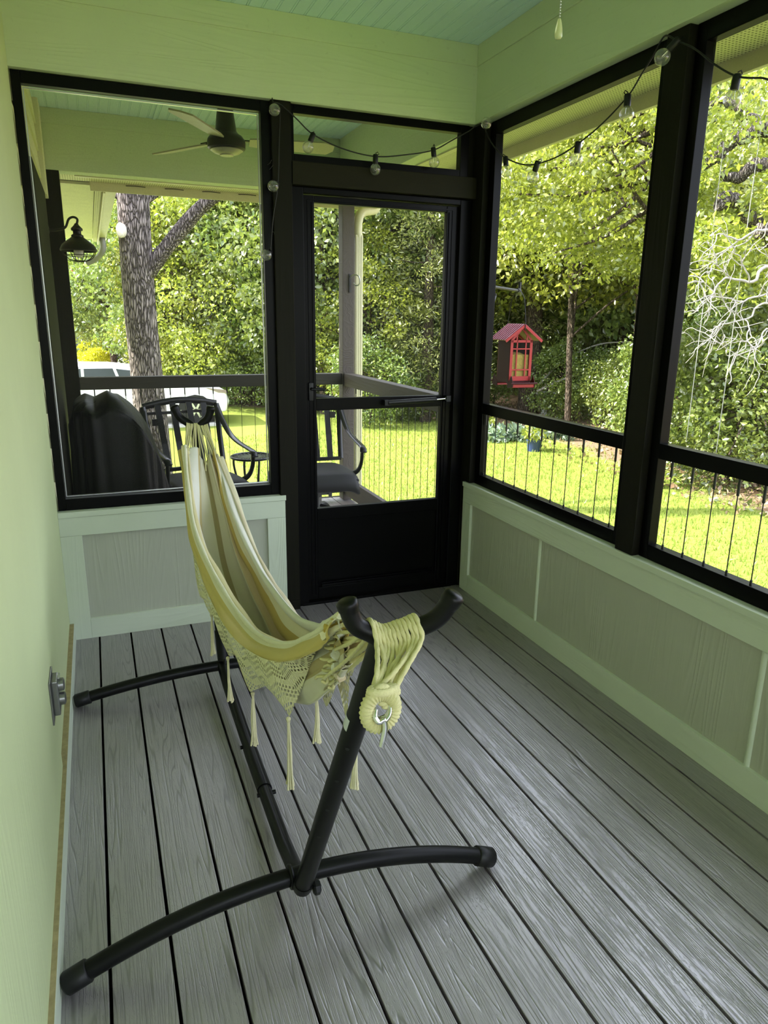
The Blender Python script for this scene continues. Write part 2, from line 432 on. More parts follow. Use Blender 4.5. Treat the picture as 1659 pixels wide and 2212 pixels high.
M['seed'] = m_plain('yellow bird seed', (.55, .42, .10), .8, .2, var=.5, scale=120, bump=.6, bscale=150)
M['blue_pot'] = m_plain('glazed navy pot', (.03, .05, .14), .25, .5, var=.1)
M['swing_rope'] = m_plain('pale thin cord', (.30, .30, .28), .8, .2)
M['grey_pipe'] = m_plain('grey downpipe', (.22, .22, .20), .5, .4)
M['stone'] = m_plain('pale weathered stone', (.55, .56, .52), .8, .2, var=.15, bump=.3)
M['brick'] = None
def m_brick():
    b = NB('tan brick wall'); tx = b.n('ShaderNodeTexBrick'); b.l(b.coord((1,1,1)), tx.inputs['Vector'])
    tx.inputs['Scale'].default_value = 3; tx.inputs['Color1'].default_value = (.45, .30, .24, 1); tx.inputs['Color2'].default_value = (.55, .42, .34, 1)
    tx.inputs['Mortar'].default_value = (.6, .56, .5, 1); b.set(tx.outputs[0], .85, .2); return b.m
M['brick'] = m_brick()
M['window_glass'] = m_plain('blue grey window glass', (.25, .32, .38), .1, .6)
M['red_cloth'] = m_plain('red cloth', (.6, .03, .05), .8, .2)
M['shingle'] = m_plain('brown roof shingles', (.20, .16, .13), .9, .2, var=.3, scale=12)
def m_knob():
    b = NB('translucent pull knob'); b.set((.75, .78, .45), .25, .5); b.p.inputs['Transmission Weight'].default_value = .35; return b.m
M['knob'] = m_knob()

def stripes(name, band):
    b = NB(name); a = b.n('ShaderNodeAttribute', attribute_name='band'); c = b.ramp(a.outputs['Fac'], band, 'CONSTANT')
    v = b.coord(); n = b.noise(v, 18, 4); wv = b.noise(v, 900, 1)
    c2 = b.mix(b.math('MULTIPLY', n, .22), c, (.48, .36, .14))
    b.set(c2, .95, .15); b.p.inputs['Sheen Weight'].default_value = .15
    b.bump(b.math('ADD', wv, b.math('MULTIPLY', b.noise(v, 55, 3), 1.2)), .3, .002)
    return b.m
CREAM = (.74, .70, .50); MUST = (.50, .37, .10); WHITE = (.76, .76, .68); TAN = (.58, .47, .30); OLIVE = (.34, .29, .15); BEIGE = (.66, .58, .40)
M['cloth'] = stripes('striped cotton hammock cloth', [(0, (.56,.45,.14)), (.115, CREAM), (.155, (.70,.63,.36)), (.29, WHITE), (.36, (.46,.38,.17)), (.40, (.66,.64,.48)), (.50, OLIVE), (.53, (.62,.60,.46)), (.60, TAN), (.635, MUST), (.67, CREAM), (.70, WHITE), (.76, (.60,.56,.40)), (.79, BEIGE), (.86, CREAM), (.93, (.56,.45,.14))])
def m_lace():
    b = NB('crochet lace'); a = b.n('ShaderNodeUVMap', uv_map='UVMap'); u, v, _ = b.sep(a.outputs[0])
    # u: metres along, v: metres down; rows of chevron slots
    zig = b.math('ABSOLUTE', b.math('SUBTRACT', b.math('FRACT', b.math('MULTIPLY', u, 9.0)), .5))
    vv = b.math('ADD', b.math('MULTIPLY', v, 58), b.math('MULTIPLY', zig, 2.6))
    row = b.math('FRACT', vv); rowid = b.math('FLOOR', vv)
    uu = b.math('ADD', b.math('MULTIPLY', u, 98), b.math('MULTIPLY', rowid, .5))
    slant = b.math('ADD', uu, b.math('MULTIPLY', row, 1.1))
    slot = b.math('LESS_THAN', b.math('FRACT', slant), .40)
    inrow = b.math('MULTIPLY', b.math('GREATER_THAN', row, .22), b.math('LESS_THAN', row, .80))
    band = b.math('GREATER_THAN', b.math('FRACT', b.math('MULTIPLY', rowid, .25)), .1)
    hole = b.math('MULTIPLY', b.math('MULTIPLY', slot, inrow), band)
    n = b.noise(a.outputs[0], 300, 3)
    b.set(b.mix(n, (.66, .62, .32), (.86, .82, .54)), .95, .1)
    hgt = b.math('SINE', b.math('MULTIPLY', row, 6.283)); b.bump(b.math('ADD', hgt, b.math('SINE', b.math('MULTIPLY', slant, 6.283))), .5, .0015)
    tr = b.n('ShaderNodeBsdfTransparent'); mx = b.n('ShaderNodeMixShader')
    b.l(hole, mx.inputs[0]); b.l(b.p.outputs[0], mx.inputs[1]); b.l(tr.outputs[0], mx.inputs[2]); b.l(mx.outputs[0], b.out.inputs[0])
    return b.m
M['lace'] = m_lace()
# ------------------------------------------------------------------ the setting: porch
HB, HC, YN = 2.456, 2.80, -6.2          # header underside, ceiling, near end of the porch
PITCH, G0 = .1445, .1263
mb = MB()
edges = [.021] + [G0 + PITCH*k for k in range(14)] + [2.115]
for a, b_ in zip(edges[:-1], edges[1:]):
    mb.cham(a + (.004 if a > .03 else -.02), b_ - (.004 if b_ < 2.1 else -.02), YN, .10, -.024, 0, .0018)
mb.build('floor', M['deck'])['kind'] = 'structure'
mb = MB().box(-.1, 2.3, YN, 2.35, -.25, -.06)
for k in range(22): mb.box(-.05, 2.25, YN + .2 + k*.4, YN + .24 + k*.4, -.06, -.0245)
struct(mb.build('deck_frame', M['post_x']))

# left wall, in two sheets that meet at a seam
mb = MB().box(-.1, 0, -1.195, .02, 0, HC).box(-.1, .007, YN, -1.2, 0, HC)
struct(mb.build('wall_left', M['wall'], bevel=.002))
bl = struct(MB().box(-.02, .021, YN, 0, -.01, .088).build('baseboard_left', M['trim_y'], bevel=.002))
MB().box(-.01, .0195, YN, -.012, .088, .0905).build('ledge', M['caulk'], bl)

# back knee wall
mb = MB().box(-.02, 1.068, .015, .10, 0, .612)
wb = struct(mb.build('wall_back', M['panel']))
MB().cham(0, 1.072, -.004, .11, .612, .638, .002).build('cap', M['trim'], wb)
MB().cham(0, 1.068, 0, .03, .522, .611, .0015).build('rail', M['trim'], wb)
MB().cham(.094, .973, 0, .03, 0, .101, .0015).build('rail', M['trim'], wb)
MB().cham(0, .0935, 0, .03, 0, .5215, .0015).build('stile', M['trim_z'], wb)
MB().cham(.9735, 1.068, 0, .03, 0, .5215, .0015).build('stile', M['trim_z'], wb)
# header boards over the back wall
tb = struct(MB().box(-.02, 2.20, .0, .11, HB, HC).build('trim_1', M['beam'], bevel=.002))
MB().cham(-.01, 2.072, -.007, .01, 2.708, HC, .003).build('frieze_board', M['beam'], tb)

# right knee wall
mb = MB().box(2.115, 2.20, YN, .03, 0, .612)
wr = struct(mb.build('wall_right', M['panel']))
MB().cham(2.092, 2.225, YN, .0, .612, .638, .002).build('cap', M['trim_y'], wr)
MB().cham(2.10, 2.13, YN, .0, .522, .611, .0015).build('rail', M['trim_y'], wr)
MB().cham(2.10, 2.13, YN, -.086, 0, .104, .0015).build('rail', M['trim_y'], wr)
MB().cham(2.10, 2.13, -.0855, .0, 0, .5215, .0015).build('stile', M['trim_z'], wr)
for y in (-.76, -2.015, -3.27, -4.52):
    MB().tube([(2.118, y, .104), (2.118, y, .522)], .012, 8).build('batten', M['trim_z'], wr, smooth=60)
tr_ = struct(MB().box(2.076, 2.22, YN, .02, HB, HC).build('trim_2', M['beam_y'], bevel=.002))
MB().cham(2.069, 2.09, YN, -.008, 2.708, HC, .003).build('frieze_board', M['beam_y'], tr_)

# ceiling: beadboard that runs along the porch, with a seam strip
mb = MB()
x = -.05
while x < 2.2:
    mb.box(x, x+.051, YN, .05, HC, HC+.012); mb.box(x+.0535, x+.0605, YN, .05, HC+.0006, HC+.012); x += .063
mb.box(-.1, 2.3, YN-.1, .11, HC+.0028, HC+.03)
ce = struct(mb.build('ceiling', M['ceiling'], bevel=.0016))
MB().cham(.665, .70, YN, 0, HC-.007, HC+.001, .003).build('seam_strip', M['ceiling'], ce)

# near end of the porch behind the camera: knee wall, header and posts with open screens
we = struct(MB().box(-.1, 2.2, YN-.1, YN, 0, .62).box(-.1, 2.2, YN-.1, YN, HB, HC).box(-.1, .0, YN-.1, YN, 0, HC).box(2.1, 2.2, YN-.1, YN, 0, HC).box(1.0, 1.1, YN-.1, YN, .62, HB).build('wall_near', M['panel']))

def frame_x(name, x0, x1, z0, z1, y0, y1, wx0, wx1, wz0, wz1, extra=()):
    """screen frame facing along y"""
    mb = MB()
    mb.cham(x0, x0+wx0, y0, y1, z0, z1, .002).cham(x1-wx1, x1, y0, y1, z0, z1, .002)
    mb.cham(x0+wx0, x1-wx1, y0, y1, z0, z0+wz0, .002).cham(x0+wx0, x1-wx1, y0, y1, z1-wz1, z1, .002)
    return mb

# window 1: the big screen over the back knee wall
w1 = struct(frame_x('w', .004, 1.056, .640, 2.454, .03, .075, .035, .052, .052, .045).build('window_1', M['screen_black']))
def inner_track(x0, x1, z0, z1, ya, yb, parent, t=.004):
    MB().box(x0, x1, ya, yb, z0, z0+t).box(x0, x1, ya, yb, z1-t, z1).box(x0, x0+t, ya, yb, z0+t, z1-t).box(x1-t, x1, ya, yb, z0+t, z1-t).build('screen_track', M['alu'], parent)
inner_track(.041, 1.002, .694, 2.407, .0755, .088, w1)
MB().box(.04, 1.003, .0825, .0829, .70, 2.40).build('screen', M['screen'], w1)
# window 2: the transom over the door
w2 = struct(frame_x('w', 1.13, 2.062, 2.215, 2.454, .03, .075, .026, .046, .034, .036).build('window_2', M['screen_black']))
MB().box(1.157, 2.015, .0625, .0629, 2.25, 2.417).build('screen', M['screen'], w2)

# posts and the header over the door
p1 = struct(MB().cham(1.046, 1.138, .004, .095, 0, HB, .004).build('trim_3', M['post']))
MB().cham(1.0465, 1.1375, -.001, .012, 0, .052, .002).build('post_base', M['post'], p1)
# carpenter's pencil figures on the post
mk = MB()
for pts in ([(587,345),(583,352),(590,356),(585,363),(582,366)], [(583,352),(578,356)], [(589,500),(593,503),(592,506)]):
    mk.tube([at(px, py, 'y', .0035) for px, py in pts], .0016, 5)
mk.build('pencil_mark', M['wire'], p1)
struct(MB().cham(1.139, 2.099, .0, .085, 2.114, 2.214, .003).build('trim_4', M['post_x']))
struct(MB().cham(2.10, 2.20, -.062, .10, 0.64, HB, .004).cham(2.055, 2.10, .045, .10, 0, HB, .003).box(2.10, 2.20, .031, .10, 0, .64).build('trim_5', M['post']))

# door 1: black screen door between its jambs
d1 = struct(MB().cham(1.139, 1.198, .035, .10, 0, 2.112, .003).cham(2.032, 2.10, .035, .10, 0, 2.112, .003).cham(1.198, 2.032, .035, .10, 2.085, 2.112, .003).cham(1.16, 2.06, .03, .11, 0, .014, .002).build('door_1', M['door_black']))
leaf = MB()
leaf.cham(1.201, 1.258, .06, .092, .018, 2.082, .003).cham(1.967, 2.029, .06, .092, .018, 2.082, .003)
leaf.cham(1.258, 1.967, .06, .092, 2.050, 2.082, .003).cham(1.258, 1.967, .06, .092, 1.057, 1.119, .003)
leaf.cham(1.258, 1.967, .06, .092, .469, .535, .003).cham(1.258, 1.967, .06, .092, .018, .085, .003)
for x0, x1, z0, z1 in ((1.258, 1.967, 1.119, 2.05), (1.258, 1.967, .535, 1.057)):     # stepped moulding round the openings
    pass
leaf.box(1.222, 1.228, .056, .062, .05, 2.06).box(1.243, 1.247, .054, .062, .05, 2.05).box(1.997, 2.001, .056, .062, .05, 2.06).box(1.978, 1.982, .054, .062, .05, 2.05).box(1.225, 1.999, .056, .062, 2.060, 2.066)
lf = leaf.build('door_leaf', M['door_black'], d1)
MB().box(1.258, 1.967, .072, .084, .085, .469).build('kick_panel', M['door_black'], lf)
MB().cham(1.275, 1.95, .050, .062, .088, .104, .003).cham(1.275, 1.95, .053, .062, .108, .114, .002).build('panel_moulding', M['door_black'], lf)
MB().box(1.258, 1.967, .0755, .0759, 1.119, 2.05).build('screen', M['screen'], lf)
MB().box(1.258, 1.967, .0755, .0759, .535, 1.057).build('screen', M['screen'], lf)
h = MB(); a = at(672, 840, 'y', .05); b_ = at(698, 842, 'y', .03)
h.cham(a.x-.012, a.x+.012, .046, .062, a.z-.06, a.z+.03, .003)
h.tube([(a.x, .05, a.z), (a.x, .03, a.z), (a.x+.03, .024, a.z), (b_.x+.006, .024, a.z-.002)], .0075, 10)
h.build('door_handle', M['rubber'], lf, smooth=40)
c0 = at(838, 870, 'y', .03); c1 = at(942, 863, 'y', .03); c2 = at(965, 861, 'y', .03)
cl = MB().tube([c0, c1], .0135, 14).box(c0.x-.02, c0.x+.006, .022, .06, c0.z-.014, c0.z+.014).box(c2.x-.006, c2.x+.02, .02, .05, c2.z-.016, c2.z+.016).build('door_closer', M['rubber'], lf, smooth=40)
MB().tube([c1, c2], .0035, 8).torus(c2, .008, .003, 16, 6, Matrix.Rotation(PI/2, 4, 'X')).build('closer_rod', M['chrome'], cl, smooth=40)
def word(txt, loc, size, rot, mat, parent, name='lettering', depth=.0004):
    cu = bpy.data.curves.new(name, 'FONT'); cu.body = txt; cu.size = size; cu.extrude = depth; cu.align_x = 'LEFT'
    t = bpy.data.objects.new(name, cu); COL.objects.link(t)
    dg = bpy.context.evaluated_depsgraph_get(); me = bpy.data.meshes.new_from_object(t.evaluated_get(dg))
    bpy.data.objects.remove(t)
    o = bpy.data.objects.new(name, me); me.materials.clear(); me.materials.append(mat); COL.objects.link(o); o.parent = parent
    o.matrix_local = Matrix.Translation(loc) @ rot; return o

# right-hand windows: frame facing along x
def frame_y(yn, yf, name, yi_n, yi_f, bals, mesh_front=2.13):
    """yn near end, yf far end of the outer frame; yi_* the clear opening"""
    mb = MB(); X0, X1 = mesh_front, 2.172
    mb.cham(X0, X1, yn, yi_n, .640, HB-.001, .002).cham(X0, X1, yi_f, yf, .640, HB-.001, .002)
    mb.cham(X0, X1, yi_n, yi_f, .640, .697, .002).cham(X0, X1, yi_n, yi_f, 2.395, HB-.001, .002).cham(X0, X1, yi_n, yi_f, 1.032, 1.088, .002)
    w = struct(mb.build(name, M['screen_black']))
    MB().box(2.1605, 2.1609, yi_n, yi_f, .697, 1.032).build('screen', M['screen'], w)
    MB().box(2.1605, 2.1609, yi_n, yi_f, 1.088, 2.395).build('screen', M['screen'], w)
    for y in bals:
        MB().tube([(2.148, y, .695), (2.148, y, .712)], .0042, 8).tube([(2.148, y, .71), (2.148, y, .975)], .0020, 7).tube([(2.148, y, .972), (2.148, y, 1.034)], .0048, 8).build('baluster', M['cable'], w, smooth=50)
    return w
frame_y(-1.285, -.064, 'window_3', -1.238, -.118, [-.13 - .1055*k for k in range(11)])
frame_y(-2.60, -1.394, 'window_4', -2.553, -1.438, [-1.495 - .1*k for k in range(10)])
frame_y(-3.91, -2.70, 'window_5', -3.86, -2.75, [-2.80 - .1*k for k in range(11)])
frame_y(-5.22, -4.01, 'window_6', -5.17, -4.06, [])
struct(MB().cham(2.10, 2.195, -1.390, -1.288, .639, HB, .004).build('trim_6', M['post']))
struct(MB().cham(2.10, 2.195, -2.697, -2.603, .639, HB, .004).build('trim_7', M['post']))
struct(MB().cham(2.10, 2.195, -4.007, -3.913, .639, HB, .004).build('trim_8', M['post']))
struct(MB().cham(2.10, 2.195, -5.32, -5.223, .639, HB, .004).build('trim_9', M['post']))

# ------------------------------------------------------------------ the open porch beyond the back wall
YF = 2.2
mb = MB(); x = .02
for k in range(15): mb.cham(.03+PITCH*k, .03+PITCH*k+.137, .105, 2.30, -.024, 0, .0018)
struct(mb.build('outer_floor', M['deck']))
HC2 = 2.83
mb = MB(); x = -.05
while x < 2.2:
    mb.box(x, x+.051, .11, YF, HC2, HC2+.012); mb.box(x+.0535, x+.0605, .11, YF, HC2+.0006, HC2+.012); x += .063
mb.box(-.1, 2.3, .11, 2.3, HC2+.0028, HC2+.03)
oc = struct(mb.build('outer_ceiling', M['ceiling'], bevel=.0016))
MB().cham(.735, .755, .11, YF, HC2-.006, HC2+.001, .002).build('seam_strip', M['ceiling'], oc)
fb = struct(MB().box(-.02, 2.22, YF, YF+.13, HB-.004, HC2+.02).build('far_header', M['beam'], bevel=.002))
MB().cham(.0, 2.09, YF-.008, YF+.004, 2.735, HC2, .003).build('frieze_board', M['beam'], fb)
sb = struct(MB().box(2.10, 2.22, .11, YF, HB-.004, HC2+.02).build('side_header', M['beam_y'], bevel=.002))
# lap siding of the house wall
mb = MB(); z = -.2
while z < 2.86:
    mb.prism([(-.06, z), (.004, z), (-.008, z+.165), (-.06, z+.165)], .11, 2.32, 'y'); z += .16
hs = struct(mb.build('house_siding', M['siding']))
MB().cham(-.01, .022, .112, .45, 2.36, 2.84, .003).cham(-.01, .026, 1.98, 2.195, 2.27, 2.84, .003).build('corner_board', M['siding'], hs)
struct(MB().cham(-.01, .038, .30, 1.35, 0, 2.19, .004).build('side_door_casing', M['post']))
# posts and railing
struct(MB().cham(.005, .105, 2.2, 2.30, 0, HB, .004).build('far_post', M['post']))
fp = struct(MB().cham(2.115, 2.215, 2.19, 2.29, 0, HB, .004).build('far_post', M['rail_wood']))
rf = tag(empty('porch_railing', (1.1, 2.24, 0)), 'grey wooden railing with thin cable balusters along the far side of the open porch', 'railing')
MB().cham(.1055, 2.1145, 2.205, 2.29, .985, 1.075, .004).build('top_rail', M['rail_wood_shaded'], rf)
MB().cham(.1055, 2.1145, 2.215, 2.255, .06, .20, .004).build('bottom_rail', M['rail_wood_shaded'], rf)
for k in range(18):
    x = .20 + k*.108
    MB().tube([(x, 2.25, .20), (x, 2.25, .935)], .002, 6).tube([(x, 2.25, .93), (x, 2.25, .985)], .0045, 6).build('baluster', M['cable'], rf, smooth=50)
rs = tag(empty('porch_railing', (2.16, 1.1, 0)), 'weathered grey brown side railing running from the corner post towards the door', 'railing')
MB().cham(2.125, 2.205, .102, 2.189, .975, 1.078, .004).build('top_rail', M['rail_wood'], rs)
MB().cham(2.128, 2.165, .102, 2.189, .05, .20, .004).cham(2.165, 2.20, .102, 2.189, .05, .17, .004).build('bottom_rail', M['rail_wood'], rs)
for k in range(18):
    y = .22 + k*.108
    MB().tube([(2.183, y, .17), (2.183, y, .93)], .002, 6).tube([(2.183, y, .92), (2.183, y, .975)], .0045, 6).build('baluster', M['cable'], rs, smooth=50)

# soffit, fascia and gutter round the eaves
mb = MB().box(2.22, 2.50, YN, 2.62, 2.462, 2.468)
so = struct(mb.build('eave_soffit', M['perf']))
MB().box(-.3, 2.22, 2.33, 2.62, 2.462, 2.468).build('soffit_panel', M['perf'], so)
MB().box(2.2, 2.235, YN, 2.33, 2.445, 2.462).box(.20, 2.235, 2.33, 2.36, 2.445, 2.462).build('soffit_trim', M['gutter'], so)
gt = struct(MB().cham(2.50, 2.515, YN, 2.635, 2.40, 2.56, .003).prism([(2.515, 2.43), (2.60, 2.43), (2.63, 2.55), (2.622, 2.555), (2.59, 2.442), (2.515, 2.442)], YN, 2.75, 'y').build('eave_gutter', M['gutter']))
g2 = MB().cham(.30, 2.515, 2.62, 2.635, 2.40, 2.56, .003).prism([(2.635, 2.43), (2.72, 2.43), (2.75, 2.55), (2.742, 2.555), (2.71, 2.442), (2.635, 2.442)], .30, 2.63, 'x').build('gutter_run', M['gutter'], gt)
cb = MB()
for k in range(14): cb.box(2.53, 2.545, -5 + k*.55, -4.985 + k*.55, 2.415, 2.43)
for k in range(6): cb.box(.5+k*.38, .515+k*.38, 2.65, 2.665, 2.415, 2.43)
cb.build('gutter_clips', M['alu'], gt)
for x in range(7):      # loops of the light cable tucked in the far gutter
    pts = [(.55+x*.28, 2.612, 2.462-.012), (.62+x*.28, 2.605, 2.452+.0), (.69+x*.28, 2.612, 2.462-.012)]
    MB().tube(smooth_path(pts, 6), .003, 5).build('cord_loop', M['wire'], gt)
# unseen roof and house mass beside the porch, put in to block light
struct(MB().prism([(-6.5, 4.9), (-.3, 4.9), (2.66, 2.86), (2.66, 2.57), (2.50, 2.57), (2.50, 2.90), (-6.5, 2.90)], YN-.4, 2.78, 'y').build('porch_roof', M['shingle']))
struct(MB().box(-6.5, -.11, -9, 2.3, -1.2, 2.9).build('unseen_house_block', M['siding']))
struct(MB().box(-.1, 2.15, YN, 2.25, -1.2, -.3).build('deck_skirt', M['post_x']))
# eave of the house wing beyond the open porch
he = struct(MB().box(-.6, .33, 2.7, 7.0, 2.45, 2.47).build('house_eave', M['soffit']))
MB().box(.335, .385, 2.7, 7.2, 2.44, 2.47).build('vent_strip', M['perf'], he)
MB().cham(.39, .405, 2.7, 7.2, 2.40, 2.60, .003).prism([(.41, 2.44), (.49, 2.44), (.52, 2.56), (.41, 2.56)], 2.7, 7.2, 'y').build('eave_gutter_run', M['gutter'], he)
MB().tube(smooth_path([(.44, 6.6, 2.44), (.44, 6.6, 2.30), (.36, 6.7, 2.20), (.24, 6.75, 2.14)], 5), .036, 8).build('gutter_elbow', M['grey_pipe'], he, smooth=50)
struct(MB().prism([(-7, 5.2), (-3, 5.2), (.52, 2.62), (-7, 2.62)], 2.8, 7.2, 'y').build('wing_roof', M['shingle']))
struct(MB().box(-7, -.6, 2.32, 6.6, -1.2, 2.45).build('house_wing', M['siding']))

# downspout with its elbow beside the far corner post
ds = tag(empty('downspout', (2.27, 2.25, -1.1)), 'cream metal downspout beside the far porch post, elbowed up to the gutter', 'downspout')
mb = MB().cham(2.235, 2.30, 2.22, 2.29, -1.1, 2.16, .006)
for k in range(3): mb.box(2.247+k*.018, 2.253+k*.018, 2.217, 2.2205, -1.05, 2.15)
mb.build('pipe', M['gutter'], ds)
el = smooth_path([(2.268, 2.255, 2.14), (2.268, 2.255, 2.25), (2.31, 2.30, 2.33), (2.42, 2.42, 2.37), (2.52, 2.55, 2.40), (2.56, 2.60, 2.435)], 5)
MB().tube(el, .037, 10, prof=lambda a, i: 1 + .05*math.sin(i*2.2)).build('elbow', M['gutter'], ds, smooth=60)

# plant hook screwed to the far post
hk = tag(empty('plant_hook', (2.10, 2.185, 1.68)), 'small curled metal plant hook screwed to the far porch post', 'hook')
p = at(760, 612, 'y', 2.18)
MB().box(p.x-.022, p.x-.006, 2.178, 2.189, p.z-.07, p.z+.07).build('back_plate', M['cable'], hk)
MB().tube(smooth_path([(p.x-.014, 2.17, p.z+.05), (p.x+.0, 2.13, p.z+.062), (p.x+.03, 2.10, p.z+.05), (p.x+.04, 2.10, p.z+.0), (p.x+.015, 2.11, p.z-.02), (p.x-.005, 2.13, p.z)], 6), .005, 7).build('scroll', M['alu'], hk, smooth=60)

# ------------------------------------------------------------------ ground, drive, far lawn
n = 90; xs = np.concatenate([np.linspace(-40, -5, 12), np.linspace(-3, 30, 60), np.linspace(34, 120, 16)]); ys = np.concatenate([np.linspace(-40, -8, 8), np.linspace(-6, 30, 56), np.linspace(33, 150, 20)])
mb = MB(); GZ = -1.15
def gz(x, y):
    r = math.sin(x*.37+1)*math.cos(y*.29)*.05 + math.sin(x*.9)*math.sin(y*.8+.5)*.02
    return GZ + r*min(1, max(0, (abs(x-1)+abs(y)-3)/6)) if y < 33 else GZ
for y in ys:
    for x in xs: mb.v.append((x, y, gz(x, y)))
nx = len(xs)
for j in range(len(ys)-1):
    for i in range(nx-1): mb.f.append((j*nx+i, j*nx+i+1, (j+1)*nx+i+1, (j+1)*nx+i))
struct(mb.build('ground', M['ground'], smooth=True))
struct(MB().box(-30, 90, 40, 49, GZ-.1, GZ+.03).build('road', M['concrete']))
struct(MB().box(-9, 3.1, 14.75, 18.0, GZ-.1, GZ+.03).build('driveway', M['concrete']))
# ------------------------------------------------------------------ hammock stand
BS = M['black_steel']
st = tag(empty('hammock_stand', (.61, -1.3, 0)), 'black steel tube hammock stand with two arched feet and curved yokes', 'hammock stand')
def foot(y, zc, x0, x1):
    pts = []
    for k in range(25):
        t = k/24; x = lerp(x0, x1, t); u = (t-.5)*2
        pts.append((x, y, .029 + (zc-.029)*(1-u*u)))
    f = MB().tube(pts, .0225, 16).build('foot', BS, st, smooth=50)
    for s, (a, b_) in ((0, (pts[0], pts[1])), (1, (pts[-1], pts[-2]))):
        a, b_ = Vector(a), Vector(b_); d = (b_-a).normalized()
        MB().tube([a - d*.012, a - d*.006, a + d*.045, a + d*.048], [.022, .0275, .0275, .024], 18).build('end_cap', M['rubber'], f, smooth=50)
    return f
foot(-2.0, .150, .040, 1.150)
foot(-.66, .082, .040, 1.150)
# spine tube in three telescoped lengths
sp = MB().tube([(.612, -.66, .085), (.612, -.80, .060), (.610, -1.2, .048), (.607, -1.75, .048), (.602, -1.90, .085), (.598, -1.985, .135)], .0215, 16).build('spine_tube', BS, st, smooth=50)
mb = MB()
mb.tube([(.610, -1.26, .048), (.609, -1.50, .048)], .0245, 16)
for y in (-1.24, -1.52): mb.tube([(.58, y, .048), (.64, y, .048)], .007, 8)
mb.build('sleeve', BS, sp, smooth=50)
# uprights
fa, fb_ = at(656, 1908, 'y', -2.052), Vector((.630, -2.450, 1.000))
u1 = MB().tube([fa, fb_], .0225, 18).build('upright', BS, st, smooth=50)
ba, bb = Vector((.622, -.66, .10)), Vector((.617, -.228, 1.032))
u2 = MB().tube([ba, ba.lerp(bb, .13), ba.lerp(bb, .131), bb], [.026, .026, .0225, .0225], 18).build('upright', BS, st, smooth=50)
dn = (fb_-fa).normalized()
MB().tube([fa - dn*.022, fa - dn*.016, fa + dn*.006], [.0235, .0245, .0240], 18).torus(Vector((fa.x - .020, -2.0, .150)), .0255, .006, 24, 8, Matrix.Rotation(PI/2, 4, 'Y')).build('socket', BS, u1, smooth=50)
kb = fa + Vector((.029, -.010, -.012))
MB().lathe([(.001, -.008), (.016, -.008), (.019, -.004), (.019, .006), (.014, .010), (.001, .010)], kb, 8, Matrix.Rotation(PI/2, 4, 'Y')).build('bolt_knob', M['rubber'], u1)
MB().torus(ba + Vector((0, 0, -.01)), .027, .008, 20, 8, Matrix.Rotation(PI/2, 4, 'Y')).build('collar', BS, u2, smooth=50)
def yoke(c, tipL, tipR, r, par):
    """curved yoke: c the saddle"""
    L, R_ = Vector(tipL), Vector(tipR); c = Vector(c)
    pts = smooth_path([L, lerp(L, c, .28) + Vector((-.004, 0, -.020)), lerp(L, c, .62) + Vector((0, 0, -.014)), c, lerp(R_, c, .62) + Vector((0, 0, -.014)), lerp(R_, c, .28) + Vector((.004, 0, -.020)), R_], 8)
    N = len(pts); rr = [r*1.12 if i < 3 or i > N-4 else r for i in range(N)]
    y = MB().tube([pts[0] + (pts[0]-pts[1])*.7] + pts + [pts[-1] + (pts[-1]-pts[-2])*.7], [r*.75] + rr + [r*.75], 18).build('yoke', BS, par, smooth=60)
    return pts
HKF = Vector((.632, -2.452, 1.000)); HKR = Vector((.617, -.225, 1.036))
YF_pts = yoke(HKF, at(748, 1300, 'y', -2.44), at(982, 1286, 'y', -2.50), .0165, u1)
yoke(HKR, at(376, 878, 'y', -.20), at(456, 880, 'y', -.24), .0175, u2)
a = at(773, 1524, 'y', -2.29)
MB().tube([a + Vector((.004, .0, .0)), a + Vector((.004, .010, -.020))], .0245, 16).build('sticker', M['sticker'], u1, smooth=50) if False else None
for k in range(4):
    hp_ = fa.lerp(fb_, .30 + .125*k); nv = (CAM - hp_); nv = (nv - dn*nv.dot(dn)).normalized()
    MB().tube([hp_ + nv*.0215, hp_ + nv*.0229], .0042, 12).build('adjusting_hole', M['wire'], u1)
lb = fa.lerp(fb_, .745)
q = MB(); o0 = len(q.v)
dx = (fb_-fa).normalized(); sx = dx.cross(Vector((0, 1, 0))).normalized(); wx = sx.cross(dx)
for i in range(9):
    an = lerp(2.2, 3.6, i/8)
    for s in (-.017, .017):
        q.v.append(tuple(lb + dx*s + (sx*(-math.cos(an)) + wx*math.sin(an))*.0231))
for i in range(8): q.f.append((2*i, 2*i+1, 2*i+3, 2*i+2))
q.build('sticker', M['sticker'], u1)

